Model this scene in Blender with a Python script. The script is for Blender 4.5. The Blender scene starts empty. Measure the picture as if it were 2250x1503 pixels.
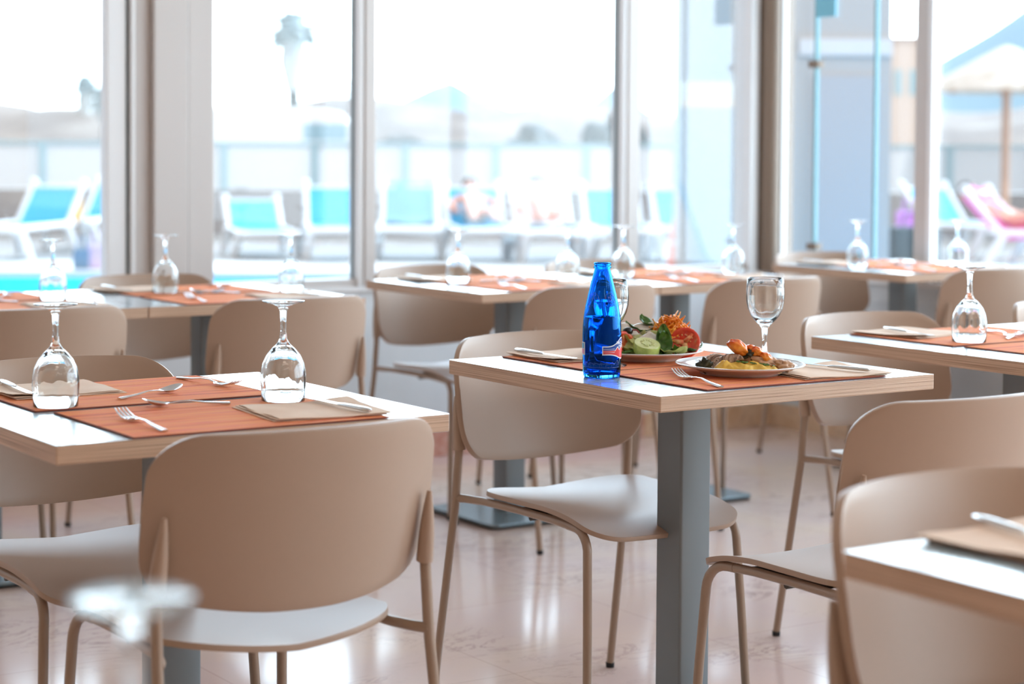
import bpy, bmesh, math, random
from mathutils import Vector, Matrix, noise as mnoise

random.seed(7)
SC = bpy.context.scene
COL = SC.collection
PI = math.pi

# ------------------------------------------------------------------ camera
TH, PITCH, ROLL = 0.5563, 0.0363, 0.0046
CAM = Vector((-2.5694, -3.0628, 1.2207))
RV = Vector((math.cos(TH), -math.sin(TH), 0))          # to the right of the view
FV = Vector((math.sin(TH), math.cos(TH), 0))           # into the room
UP = Vector((0, 0, 1))
fwd = math.cos(PITCH) * FV - math.sin(PITCH) * UP
up0 = math.cos(PITCH) * UP + math.sin(PITCH) * FV
dn0 = -up0
rgt = math.cos(ROLL) * RV - math.sin(ROLL) * dn0
dn = math.sin(ROLL) * RV + math.cos(ROLL) * dn0
cam = bpy.data.cameras.new('camera')
camo = bpy.data.objects.new('camera', cam)
COL.objects.link(camo)
R3 = Matrix((rgt, -dn, -fwd)).transposed()
camo.matrix_world = Matrix.Translation(CAM) @ R3.to_4x4()
cam.sensor_width = 36.0
cam.lens = 4261.5 / 2250 * 36
cam.shift_x = (1125 - 900) / 2250
cam.shift_y = (479.3 - 751.5) / 2250
cam.clip_end = 6000
cam.clip_start = 0.05
cam.dof.use_dof = True
cam.dof.focus_distance = 3.72
cam.dof.aperture_fstop = 3.0
cam.dof.aperture_blades = 9
SC.camera = camo

# ------------------------------------------------------------------ world, sun, lamps, exposure
SC.view_settings.view_transform = 'Standard'
SC.view_settings.look = 'None'
SC.view_settings.gamma = 1.0
SC.view_settings.use_curve_mapping = False
SC.view_settings.exposure = 0.25

W = bpy.data.worlds.new('sky')
SC.world = W
W.use_nodes = True
wn = W.node_tree.nodes; wl = W.node_tree.links
wn.clear()
wo = wn.new('ShaderNodeOutputWorld'); bg = wn.new('ShaderNodeBackground')
tc = wn.new('ShaderNodeTexCoord'); sx = wn.new('ShaderNodeSeparateXYZ'); cr = wn.new('ShaderNodeValToRGB')
wl.new(tc.outputs['Generated'], sx.inputs[0]); wl.new(sx.outputs['Z'], cr.inputs[0])
cr.color_ramp.elements[0].position = 0.0; cr.color_ramp.elements[0].color = (0.74, 0.90, 1.0, 1)
cr.color_ramp.elements[1].position = 0.06; cr.color_ramp.elements[1].color = (0.80, 0.93, 1.0, 1)
e = cr.color_ramp.elements.new(0.5); e.color = (0.60, 0.80, 1.0, 1)
# bright summer haze ahead, ordinary blue-white sky elsewhere
dt = wn.new('ShaderNodeVectorMath'); dt.operation = 'DOT_PRODUCT'
dt.inputs[1].default_value = Vector((1.0, 0.22, 0.0)).normalized()
wl.new(tc.outputs['Generated'], dt.inputs[0])
m1 = wn.new('ShaderNodeMapRange'); m1.interpolation_type = 'SMOOTHSTEP'
for k, v in (('From Min', 0.0), ('From Max', 0.8), ('To Min', 0.9), ('To Max', 8.5)): m1.inputs[k].default_value = v
wl.new(dt.outputs['Value'], m1.inputs['Value'])
mc = wn.new('ShaderNodeMixRGB'); mc.inputs[1].default_value = (.94, .95, 1.0, 1)
m2 = wn.new('ShaderNodeMapRange'); m2.interpolation_type = 'SMOOTHSTEP'
for k, v in (('From Min', -0.2), ('From Max', 0.5), ('To Min', 0.0), ('To Max', 1.0)): m2.inputs[k].default_value = v
wl.new(dt.outputs['Value'], m2.inputs['Value']); wl.new(m2.outputs[0], mc.inputs[0]); wl.new(cr.outputs[0], mc.inputs[2])
wl.new(mc.outputs[0], bg.inputs[0]); wl.new(m1.outputs[0], bg.inputs[1])
wl.new(bg.outputs[0], wo.inputs[0])

sd = bpy.data.lights.new('sun', 'SUN'); sd.energy = 1.1; sd.angle = 0.01; sd.color = (1, .96, .9)
so = bpy.data.objects.new('sun', sd); COL.objects.link(so)
so.rotation_euler = Vector((0.45, 0.75, -1.0)).to_track_quat('-Z', 'Y').to_euler()   # high, from behind the building

LAMP_POS = [(x, y) for x in (-1.6, 0.4, 2.2) for y in (-4.6, -2.4)]
for i, (x, y) in enumerate(LAMP_POS):
    ld = bpy.data.lights.new('ceiling_lamp', 'AREA'); ld.shape = 'SQUARE'; ld.size = 0.5
    ld.energy = 5; ld.color = (1.0, .84, .70)
    lo = bpy.data.objects.new('ceiling_lamp', ld); COL.objects.link(lo)
    lo.location = (x, y, 2.86)

SC.cycles.sample_clamp_indirect = 4.0
SC.cycles.use_denoising = True

# ------------------------------------------------------------------ materials
def S(r, g, b):
    f = lambda c: (c/255/12.92) if c/255 <= .04045 else ((c/255 + .055)/1.055)**2.4
    return (f(r), f(g), f(b), 1)

def mat(name, col, rough=.5, metal=0., spec=.5, coat=0.):
    m = bpy.data.materials.new(name); m.use_nodes = True
    b = m.node_tree.nodes['Principled BSDF']
    b.inputs['Base Color'].default_value = col
    b.inputs['Roughness'].default_value = rough
    b.inputs['Metallic'].default_value = metal
    b.inputs['Specular IOR Level'].default_value = spec
    b.inputs['Coat Weight'].default_value = coat
    return m

def N(m, t, **kw):
    n = m.node_tree.nodes.new(t)
    for k, v in kw.items(): setattr(n, k, v)
    return n

def tex_coord(m, scale=(1, 1, 1), kind='Object'):
    tcn = N(m, 'ShaderNodeTexCoord'); mp = N(m, 'ShaderNodeMapping')
    mp.inputs['Scale'].default_value = scale
    m.node_tree.links.new(tcn.outputs[kind], mp.inputs['Vector'])
    return mp.outputs['Vector']

def ramp(m, fac, stops):
    r = N(m, 'ShaderNodeValToRGB'); el = r.color_ramp.elements
    el[0].position, el[0].color = stops[0]
    el[1].position, el[1].color = stops[-1]
    for p, c in stops[1:-1]:
        x = el.new(p); x.color = c
    m.node_tree.links.new(fac, r.inputs[0]); return r.outputs[0]

def noise_mat(name, stops, scale=(1, 1, 1), nscale=5., detail=4., rough=.5, distortion=0., bump=0., metal=0., spec=.5, coat=0.):
    m = mat(name, stops[0][1], rough, metal, spec, coat)
    v = tex_coord(m, scale)
    n = N(m, 'ShaderNodeTexNoise'); n.inputs['Scale'].default_value = nscale
    n.inputs['Detail'].default_value = detail; n.inputs['Distortion'].default_value = distortion
    m.node_tree.links.new(v, n.inputs['Vector'])
    b = m.node_tree.nodes['Principled BSDF']
    m.node_tree.links.new(ramp(m, n.outputs['Fac'], stops), b.inputs['Base Color'])
    if bump:
        bp = N(m, 'ShaderNodeBump'); bp.inputs['Strength'].default_value = bump; bp.inputs['Distance'].default_value = .002
        m.node_tree.links.new(n.outputs['Fac'], bp.inputs['Height']); m.node_tree.links.new(bp.outputs[0], b.inputs['Normal'])
    return m

def glass_mat(name, col=(1, 1, 1, 1), ior=1.45, rough=0.):
    m = bpy.data.materials.new(name); m.use_nodes = True
    nt = m.node_tree; nt.nodes.clear()
    o = nt.nodes.new('ShaderNodeOutputMaterial'); g = nt.nodes.new('ShaderNodeBsdfGlass')
    g.inputs['Color'].default_value = col; g.inputs['IOR'].default_value = ior; g.inputs['Roughness'].default_value = rough
    nt.links.new(g.outputs[0], o.inputs[0]); return m

def pane_mat(name, tint=(.97, .99, 1, 1), refl=.06, body=None, bodyfac=0.):
    m = bpy.data.materials.new(name); m.use_nodes = True
    nt = m.node_tree; nt.nodes.clear()
    o = nt.nodes.new('ShaderNodeOutputMaterial'); t = nt.nodes.new('ShaderNodeBsdfTransparent')
    gl = nt.nodes.new('ShaderNodeBsdfGlossy'); gl.inputs['Roughness'].default_value = 0.01
    t.inputs['Color'].default_value = tint
    mx = nt.nodes.new('ShaderNodeMixShader'); mx.inputs[0].default_value = refl
    nt.links.new(t.outputs[0], mx.inputs[1]); nt.links.new(gl.outputs[0], mx.inputs[2])
    last = mx.outputs[0]
    if body:
        df = nt.nodes.new('ShaderNodeBsdfTranslucent'); df.inputs['Color'].default_value = body
        m2 = nt.nodes.new('ShaderNodeMixShader'); m2.inputs[0].default_value = bodyfac
        nt.links.new(last, m2.inputs[1]); nt.links.new(df.outputs[0], m2.inputs[2]); last = m2.outputs[0]
    nt.links.new(last, o.inputs[0]); return m

M = {}
M['chair'] = mat('taupe_plastic', (.455, .315, .232, 1), .40, spec=.45)
M['chair_metal'] = mat('taupe_powder_coat', (.385, .268, .195, 1), .38, spec=.5)
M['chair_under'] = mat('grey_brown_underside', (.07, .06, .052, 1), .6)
M['black'] = mat('black_rubber', (.012, .013, .015, 1), .6)
M['steel'] = mat('cutlery_steel', (.72, .72, .72, 1), .16, 1.0)
M['column'] = mat('grey_powder_coat', (.21, .232, .245, 1), .38, .25)
M['base'] = mat('grey_base_plate', (.20, .25, .27, 1), .22, .35)
M['frame'] = mat('window_aluminium', S(208, 199, 194), .4, .1)
M['frame_light'] = mat('pale_window_aluminium', S(240, 238, 238), .38, .1)
M['gasket'] = mat('dark_gasket', S(70, 95, 100), .4)
M['brown_post'] = mat('brown_corner_post', S(140, 120, 104), .55)
M['wall'] = noise_mat('pale_wall_panel', [(.35, S(216, 220, 224)), (.7, S(224, 228, 231))], nscale=3, rough=.5)
M['room'] = mat('warm_room_wall', S(176, 146, 120), .8)
M['ceiling'] = mat('ceiling_white', S(214, 204, 194), .9)
M['glass'] = glass_mat('clear_glass', (.99, 1, 1, 1), 1.47)
M['water'] = glass_mat('water', (.97, .99, 1, 1), 1.33)
M['blue_glass'] = glass_mat('blue_bottle_glass', (.20, .60, .97, 1), 1.45)
M['blue_water'] = glass_mat('bottle_water', (.45, .72, .9, 1), 1.2)
M['pane'] = pane_mat('window_glass')
M['emboss'] = pane_mat('embossed_blue_glass', (.35, .75, 1, 1), .14)
M['pane_edge'] = mat('glass_edge_green', S(120, 165, 175), .2)
M['white_ceramic'] = mat('white_glazed_ceramic', (.80, .79, .78, 1), .12, spec=.5, coat=.3)

# table laminate
def wood(name, a, b, c, axis_scale, rough, bumpv=.05):
    m = mat(name, a, rough)
    v = tex_coord(m, axis_scale)
    n = N(m, 'ShaderNodeTexNoise'); n.inputs['Scale'].default_value = 4; n.inputs['Detail'].default_value = 6; n.inputs['Distortion'].default_value = .3
    m.node_tree.links.new(v, n.inputs['Vector'])
    cc = ramp(m, n.outputs['Fac'], [(.3, a), (.5, b), (.72, c)])
    bs = m.node_tree.nodes['Principled BSDF']; m.node_tree.links.new(cc, bs.inputs['Base Color'])
    if not bumpv: return m
    bp = N(m, 'ShaderNodeBump'); bp.inputs['Strength'].default_value = bumpv; bp.inputs['Distance'].default_value = .001
    m.node_tree.links.new(n.outputs['Fac'], bp.inputs['Height']); m.node_tree.links.new(bp.outputs[0], bs.inputs['Normal'])
    return m
M['top'] = wood('sky_tinted_oak_top', S(180, 205, 217), S(192, 213, 223), S(202, 219, 227), (.7, 14, 1), .27, .0)  # cool blue of the reflected sky is put into the base colour
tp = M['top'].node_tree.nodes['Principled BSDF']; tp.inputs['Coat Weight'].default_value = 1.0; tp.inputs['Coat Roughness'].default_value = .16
M['edge'] = wood('oak_edge_band', S(150, 112, 88), S(208, 172, 144), S(228, 198, 172), (.8, .8, 170), .4, .5)

# woven placemats
def mat_weave(name, cols):
    m = mat(name, cols[0], .75, spec=.10)
    v = tex_coord(m)
    w = N(m, 'ShaderNodeTexNoise'); w.inputs['Scale'].default_value = 1.0; w.inputs['Detail'].default_value = 3
    mp = N(m, 'ShaderNodeMapping'); mp.inputs['Scale'].default_value = (2, 85, 1); m.node_tree.links.new(v, mp.inputs['Vector'])
    m.node_tree.links.new(mp.outputs[0], w.inputs['Vector'])
    c = ramp(m, w.outputs['Fac'], [(.34, cols[0]), (.42, cols[1]), (.50, cols[2]), (.57, cols[3]), (.60, cols[1]), (.68, cols[2])])
    bs = m.node_tree.nodes['Principled BSDF']
    ws = N(m, 'ShaderNodeTexWave'); ws.wave_type = 'BANDS'; ws.bands_direction = 'Y'; ws.inputs['Scale'].default_value = 80; ws.inputs['Distortion'].default_value = 0
    m.node_tree.links.new(v, ws.inputs['Vector'])
    wx = N(m, 'ShaderNodeTexWave'); wx.wave_type = 'BANDS'; wx.bands_direction = 'X'; wx.inputs['Scale'].default_value = 70
    m.node_tree.links.new(v, wx.inputs['Vector'])
    mul = N(m, 'ShaderNodeMath', operation='MULTIPLY'); m.node_tree.links.new(ws.outputs['Fac'], mul.inputs[0]); m.node_tree.links.new(wx.outputs['Fac'], mul.inputs[1])
    mix = N(m, 'ShaderNodeMixRGB', blend_type='MULTIPLY'); mix.inputs[0].default_value = .15
    m.node_tree.links.new(c, mix.inputs[1]); m.node_tree.links.new(mul.outputs[0], mix.inputs[2])
    m.node_tree.links.new(mix.outputs[0], bs.inputs['Base Color'])
    bp = N(m, 'ShaderNodeBump'); bp.inputs['Strength'].default_value = .4; bp.inputs['Distance'].default_value = .0015
    m.node_tree.links.new(mul.outputs[0], bp.inputs['Height']); m.node_tree.links.new(bp.outputs[0], bs.inputs['Normal'])
    return m
M['mat'] = mat_weave('orange_woven_vinyl', [S(206, 100, 84), S(255, 148, 96), S(255, 170, 108), S(242, 134, 116)])
M['mat_edge'] = mat('rust_stitched_edge', S(140, 62, 40), .7)
M['napkin'] = noise_mat('brown_paper_napkin', [(.3, S(228, 196, 172)), (.7, S(238, 212, 190))], nscale=12, rough=.85, bump=.15, spec=.2)

# polished marble floor
def marble(name, base, warm, vein, tile=.6):
    m = mat(name, base, .13, spec=.5)
    v = tex_coord(m)
    lk = m.node_tree.links
    n1 = N(m, 'ShaderNodeTexNoise'); n1.inputs['Scale'].default_value = 1.1; n1.inputs['Detail'].default_value = 6; n1.inputs['Distortion'].default_value = 1.2
    lk.new(v, n1.inputs['Vector'])
    c1 = ramp(m, n1.outputs['Fac'], [(.35, base), (.65, warm)])
    n2 = N(m, 'ShaderNodeTexNoise'); n2.inputs['Scale'].default_value = 2.6; n2.inputs['Detail'].default_value = 9; n2.inputs['Distortion'].default_value = 2.2; n2.inputs['Roughness'].default_value = .65
    mp = N(m, 'ShaderNodeMapping'); mp.inputs['Rotation'].default_value = (0, 0, .5); mp.inputs['Scale'].default_value = (1, 2.4, 1)
    lk.new(v, mp.inputs['Vector']); lk.new(mp.outputs[0], n2.inputs['Vector'])
    vm = ramp(m, n2.outputs['Fac'], [(.475, (0, 0, 0, 1)), (.498, (1, 1, 1, 1)), (.52, (0, 0, 0, 1))])
    n3 = N(m, 'ShaderNodeTexNoise'); n3.inputs['Scale'].default_value = 1.7; lk.new(v, n3.inputs['Vector'])
    vs = ramp(m, n3.outputs['Fac'], [(.47, (0, 0, 0, 1)), (.63, (.55, .55, .55, 1))])
    mu = N(m, 'ShaderNodeMath', operation='MULTIPLY'); lk.new(vm, mu.inputs[0]); lk.new(vs, mu.inputs[1])
    mx = N(m, 'ShaderNodeMixRGB'); lk.new(mu.outputs[0], mx.inputs[0]); lk.new(c1, mx.inputs[1]); mx.inputs[2].default_value = vein
    br = N(m, 'ShaderNodeTexBrick'); br.offset = 0; br.inputs['Scale'].default_value = 1.0
    br.inputs['Mortar Size'].default_value = .0012; br.inputs['Brick Width'].default_value = tile; br.inputs['Row Height'].default_value = tile
    br.inputs['Color1'].default_value = (1, 1, 1, 1); br.inputs['Color2'].default_value = (.97, .96, .95, 1); br.inputs['Mortar'].default_value = (.72, .66, .62, 1)
    lk.new(v, br.inputs['Vector'])
    m2 = N(m, 'ShaderNodeMixRGB', blend_type='MULTIPLY'); m2.inputs[0].default_value = 1; lk.new(mx.outputs[0], m2.inputs[1]); lk.new(br.outputs['Color'], m2.inputs[2])
    lk.new(m2.outputs[0], m.node_tree.nodes['Principled BSDF'].inputs['Base Color'])
    return m
M['floor'] = marble('polished_marble', S(222, 194, 186), S(230, 202, 182), S(120, 84, 78))
M['skirt_red'] = noise_mat('red_marble', [(.3, S(196, 128, 110)), (.5, S(214, 160, 142)), (.7, S(222, 186, 170))], nscale=9, detail=6, rough=.25, distortion=1.5)
M['skirt_beige'] = noise_mat('beige_marble', [(.3, S(222, 184, 148)), (.55, S(234, 204, 174)), (.75, S(198, 160, 130))], nscale=6, detail=5, rough=.25, distortion=2)

# ------------------------------------------------------------------ mesh helpers
class MB:
    def __init__(s): s.v = []; s.f = []; s.mi = []
    def add(s, vs, fs, mi=0):
        o = len(s.v); s.v += [tuple(p) for p in vs]
        s.f += [tuple(i + o for i in q) for q in fs]; s.mi += [mi] * len(fs); return s
    def box(s, x0, x1, y0, y1, z0, z1, mi=0, top_mi=None):
        vs = [(x0, y0, z0), (x1, y0, z0), (x1, y1, z0), (x0, y1, z0), (x0, y0, z1), (x1, y0, z1), (x1, y1, z1), (x0, y1, z1)]
        s.add(vs, [(3, 2, 1, 0), (0, 1, 5, 4), (1, 2, 6, 5), (2, 3, 7, 6), (3, 0, 4, 7)], mi)
        s.add(vs[4:], [(0, 1, 2, 3)], mi if top_mi is None else top_mi); return s
    def prism(s, poly, z0, z1, mi=0):
        n = len(poly)
        vs = [(x, y, z0) for x, y in poly] + [(x, y, z1) for x, y in poly]
        fs = [tuple(range(n - 1, -1, -1)), tuple(range(n, 2*n))] + [(i, (i+1) % n, n + (i+1) % n, n + i) for i in range(n)]
        return s.add(vs, fs, mi)
    def rrect(s, hx, hy, r, z0, z1, cx=0, cy=0, seg=5, mi=0):
        p = []
        for (sx, sy, a0) in ((1, 1, 0), (-1, 1, 90), (-1, -1, 180), (1, -1, 270)):
            for k in range(seg + 1):
                a = math.radians(a0 + 90*k/seg)
                p.append((cx + sx*(hx - r) + r*math.cos(a), cy + sy*(hy - r) + r*math.sin(a)))
        return s.prism(p, z0, z1, mi)
    def tube(s, pts, r, seg=10, cap=True, squash=None, mi=0):
        pts = [Vector(p) for p in pts]; n = len(pts)
        rs = r if isinstance(r, (list, tuple)) else [r]*n
        vs, fs = [], []
        t0 = (pts[1] - pts[0]).normalized()
        a = t0.orthogonal().normalized() if abs(t0.z) > .9 else t0.cross(Vector((0, 0, 1))).normalized()
        for i in range(n):
            t = ((pts[min(i+1, n-1)] - pts[max(i-1, 0)])).normalized()
            a = (a - t*a.dot(t)).normalized(); b = t.cross(a)
            for k in range(seg):
                q = 2*PI*k/seg
                sq = squash if squash else 1
                vs.append(pts[i] + (a*math.cos(q) + b*math.sin(q)*sq)*rs[i])
        for i in range(n-1):
            for k in range(seg):
                k2 = (k+1) % seg
                fs.append((i*seg+k, i*seg+k2, (i+1)*seg+k2, (i+1)*seg+k))
        if cap:
            fs.append(tuple(range(seg-1, -1, -1))); fs.append(tuple((n-1)*seg+k for k in range(seg)))
        return s.add(vs, fs, mi)
    def lathe(s, prof, seg=32, c=(0, 0, 0), rfun=None, closed=False, mi=0):
        vs, fs = [], []; n = len(prof); idx = []
        for (r, z) in prof:
            if r < 1e-6:
                idx.append([len(vs)]*seg); vs.append((c[0], c[1], c[2]+z))
            else:
                row = []
                for k in range(seg):
                    a = 2*PI*k/seg; rr = rfun(r, z, a) if rfun else r
                    row.append(len(vs)); vs.append((c[0]+rr*math.cos(a), c[1]+rr*math.sin(a), c[2]+z))
                idx.append(row)
        rng = range(n) if closed else range(n-1)
        for i in rng:
            j = (i+1) % n
            for k in range(seg):
                k2 = (k+1) % seg
                q = [idx[i][k], idx[i][k2], idx[j][k2], idx[j][k]]
                q2 = []
                for x in q:
                    if x not in q2: q2.append(x)
                if len(q2) >= 3: fs.append(tuple(q2))
        return s.add(vs, fs, mi)
    def grid(s, fn, nu, nv, mi=0, wrap=False):
        vs = [fn(i/(nu-1), j/(nv-1)) for j in range(nv) for i in range(nu)]
        fs = [(j*nu+i, j*nu+i+1, (j+1)*nu+i+1, (j+1)*nu+i) for j in range(nv-1) for i in range(nu-1)]
        return s.add(vs, fs, mi)
    def slab(s, fn, nu, nv, th, mi=0):
        """closed sheet: fn(u,v)->(x,y,z), thickness th downwards in z"""
        top = [Vector(fn(i/(nu-1), j/(nv-1))) for j in range(nv) for i in range(nu)]
        bot = [p - Vector((0, 0, th)) for p in top]; n = len(top)
        fs = [(j*nu+i, j*nu+i+1, (j+1)*nu+i+1, (j+1)*nu+i) for j in range(nv-1) for i in range(nu-1)]
        fs += [tuple(n + q for q in reversed(f)) for f in fs]
        ring = [i for i in range(nu)] + [(j)*nu+nu-1 for j in range(1, nv)] + [(nv-1)*nu+i for i in range(nu-2, -1, -1)] + [j*nu for j in range(nv-2, 0, -1)]
        L = len(ring)
        fs += [(ring[(k+1) % L], ring[k], n+ring[k], n+ring[(k+1) % L]) for k in range(L)]
        return s.add(top + bot, fs, mi)
    def ico(s, c, r, sub=2, sc=(1, 1, 1), nz=0., nf=4., seed=0, mi=0):
        bm = bmesh.new(); bmesh.ops.create_icosphere(bm, subdivisions=sub, radius=1.0)
        vs = []
        for v in bm.verts:
            d = 1 + nz*mnoise.noise(v.co*nf*.5 + Vector((seed*3.1, seed*1.7, seed)))
            vs.append((c[0]+v.co.x*r*sc[0]*d, c[1]+v.co.y*r*sc[1]*d, c[2]+v.co.z*r*sc[2]*d))
        fs = [tuple(v.index for v in f.verts) for f in bm.faces]; bm.free()
        return s.add(vs, fs, mi)
    def xf(s, mtx):
        s.v = [tuple(mtx @ Vector(p)) for p in s.v]; return s
    def build(s, name, m, parent=None, smooth=False, loc=None, rot=None, bevel=0., weld=False):
        me = bpy.data.meshes.new(name); me.from_pydata(s.v, [], s.f)
        ms = m if isinstance(m, (list, tuple)) else [m]
        for x in ms: me.materials.append(x)
        for p, i in zip(me.polygons, s.mi): p.material_index = i
        bm = bmesh.new(); bm.from_mesh(me)
        if weld: bmesh.ops.remove_doubles(bm, verts=bm.verts, dist=1e-6)
        bmesh.ops.recalc_face_normals(bm, faces=bm.faces); bm.to_mesh(me); bm.free()
        if smooth:
            for p in me.polygons: p.use_smooth = True
        o = bpy.data.objects.new(name, me); COL.objects.link(o)
        if parent: o.parent = parent
        if loc: o.location = loc
        if rot is not None: o.rotation_euler = rot if isinstance(rot, (tuple, list)) else (0, 0, rot)
        if bevel:
            b = o.modifiers.new('bevel', 'BEVEL'); b.width = bevel; b.segments = 2; b.limit_method = 'ANGLE'; b.angle_limit = .7
        if smooth == 'auto':
            sharp_by_angle(me)
        return o

def sharp_by_angle(me, ang=.8):
    bm = bmesh.new(); bm.from_mesh(me)
    for ed in bm.edges:
        if len(ed.link_faces) == 2 and ed.calc_face_angle(0) > ang: ed.smooth = False
    bm.to_mesh(me); bm.free()

def tag(o, label, cat, group=None, kind=None):
    if label: o['label'] = label
    if cat: o['category'] = cat
    if group: o['group'] = group
    if kind: o['kind'] = kind
    return o
def thing(name, label, cat, loc=(0, 0, 0), rz=0, group=None):
    o = bpy.data.objects.new(name, None); COL.objects.link(o); o.location = loc; o.rotation_euler = (0, 0, rz)
    o.empty_display_size = .1
    return tag(o, label, cat, group)
def struct(o, label=None, cat=None):
    o['kind'] = 'structure'; o['label'] = label or o.name.replace('_', ' '); o['category'] = cat or 'structure'
    return o
KIDS = {}
def dup(root, loc, rz, label, group=None):
    def cp(o, parent):
        c = o.copy(); COL.objects.link(c)
        if parent: c.parent = parent
        for ch in [x for x in o.children if not x.get('_skip')]: cp(ch, c)
        return c
    r = cp(root, None); r.location = loc
    if isinstance(rz, (tuple, list)): r.rotation_euler = rz
    else: r.rotation_euler = (0, 0, rz)
    r['label'] = label
    if group: r['group'] = group
    return r

# ------------------------------------------------------------------ room shell
XW, YW = 3.33, 3.38            # inner faces of the right and back window walls
SILL = .665
TOPZ = 2.75
H = 2.95
X0, Y0 = -6.2, -6.2
def fl(name, m, x0, x1, y0, y1, z0, z1, label, cat='structure', bev=0.):
    return struct(MB().box(x0, x1, y0, y1, z0, z1).build(name, m, bevel=bev), label, cat)
fl('floor', M['floor'], X0, XW+.2, Y0, YW+.2, -.12, 0, 'polished cream marble floor with pink veins', 'floor')
fl('ceiling', M['ceiling'], X0, XW+.5, Y0, YW+.5, H, H+.15, 'white ceiling of the dining room', 'ceiling')
fl('wall_left', M['room'], X0-.15, X0, Y0, YW+.2, 0, H, 'warm plain wall on the left side of the room', 'wall')
fl('wall_front', M['room'], X0, XW+.2, Y0-.15, Y0, 0, H, 'warm plain wall behind the photographer', 'wall')
# low walls under the glass, with a shallow groove
def lowwall():
    b = MB().box(X0, XW+.16, YW, YW+.16, 0, SILL)
    return struct(b.build('wall_back', M['wall']), 'pale low wall under the back windows', 'wall')
lowwall()
rw = MB().box(XW, XW+.16, Y0, YW, 0, .575).box(XW+.004, XW+.16, Y0, YW, .575, .583).box(XW, XW+.16, Y0, YW, .583, SILL)
struct(rw.build('wall_right', M['wall']), 'pale low wall with a groove under the right windows', 'wall')
hb = MB().box(X0, XW+.16, YW, YW+.16, TOPZ, H)
struct(hb.build('trim_1', M['frame']), 'lintel above the back windows', 'trim')
hb = MB().box(XW, XW+.16, Y0, YW, TOPZ, H)
struct(hb.build('trim_2', M['frame']), 'lintel above the right windows', 'trim')
fl('baseboard_back', M['skirt_red'], X0, 2.6, YW-.022, YW, 0, .10, 'reddish marble skirting along the back wall', 'skirting', .003)
fl('baseboard_back_corner', M['skirt_beige'], 2.6, XW-.022, YW-.022, YW, 0, .10, 'beige marble skirting in the back corner', 'skirting', .003)
fl('baseboard_right', M['skirt_beige'], XW-.022, XW, Y0, YW, 0, .10, 'beige marble skirting along the right wall', 'skirting', .003)
# sills
fl('trim_3', M['frame_light'], X0, XW, YW-.02, YW+.16, SILL, SILL+.02, 'window sill under the back windows', 'sill', .003)
fl('trim_4', M['frame_light'], XW-.02, XW+.16, Y0, YW-.02, SILL, SILL+.02, 'window sill under the right windows', 'sill', .003)

ZB = SILL + .02
# back wall uprights  (x0, x1, depth front, depth back, mat)
def post(n, lab, parts):
    b = MB(); ms = []
    for (x0, x1, y0, y1, m) in parts:
        if m not in ms: ms.append(m)
        b.box(x0, x1, y0, y1, ZB, TOPZ, ms.index(m))
    return struct(b.build('trim_%d' % n, ms, bevel=.004), lab, 'window post')
post(5, 'broad grey composite post left of the back windows', [
    (.170, .244, YW+.01, YW+.07, M['frame_light']), (.244, .256, YW+.02, YW+.06, M['gasket']), (.256, .274, YW-.005, YW+.06, M['frame_light']),
    (.274, .335, YW+.0, YW+.14, M['frame']), (.335, .470, YW-.03, YW+.14, M['frame']), (.470, .480, YW, YW+.1, M['brown_post']), (.480, .584, YW-.01, YW+.08, M['frame'])])
post(6, 'slim grey post between the two middle back windows', [(1.197, 1.207, YW+.030, YW+.046, M['gasket']), (1.203, 1.226, YW-.005, YW+.07, M['frame_light']), (1.226, 1.276, YW-.012, YW+.07, M['frame'])])
post(7, 'slim grey post right of the widest back window', [(2.478, 2.488, YW+.030, YW+.046, M['gasket']), (2.484, 2.506, YW-.005, YW+.07, M['frame_light']), (2.506, 2.570, YW-.012, YW+.07, M['frame'])])
cp = MB().box(3.19, 3.235, YW-.01, YW+.10, ZB, TOPZ, 0).box(3.235, XW+.12, YW, YW+.14, ZB, TOPZ, 1)
cp.lathe([(.0, ZB), (.042, ZB), (.042, TOPZ), (0, TOPZ)], 20, (3.285, YW-.03, 0), mi=1)
cp.box(XW-.002, XW+.026, YW-.06, YW, ZB, TOPZ, 0)
struct(cp.build('trim_8', [M['frame_light'], M['brown_post']], smooth='auto'), 'brown round post in the corner of the room', 'corner post')
XL = [X0, -4.05, -2.6, -1.15]
for i, x in enumerate(XL[1:]):
    post(9 + i, 'grey post of the back windows beyond the left edge, number %d from the column' % (3 - i), [(x-.04, x+.04, YW-.01, YW+.08, M['frame'])])
# right wall uprights
def rpost(n, lab, y0, y1, parts=None):
    b = MB(); b.box(XW+.0, XW+.04, y0+.025, y1, ZB, TOPZ, 0).box(XW-.012, XW+.03, y0, y0+.025, ZB, TOPZ, 1)
    return struct(b.build('trim_%d' % n, [M['column'] if False else M['frame'], M['frame_light']], bevel=.004), lab, 'window post')
rpost(12, 'grey post right of the frameless glass panels', 2.445, 2.547)
for i, y in enumerate((.9, -.7, -2.3, -3.9)):
    rpost(13 + i, 'grey post of the right windows outside the frame, number %d' % (i+1), y-.05, y+.05)
# bottom rails
fl('trim_17', M['frame'], .584, XW, YW+.01, YW+.07, ZB, ZB+.03, 'lower rail of the back windows', 'rail')
fl('trim_18', M['frame'], XW+.01, XW+.07, Y0, 2.445, ZB, ZB+.03, 'lower rail of the right windows', 'rail')
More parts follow.
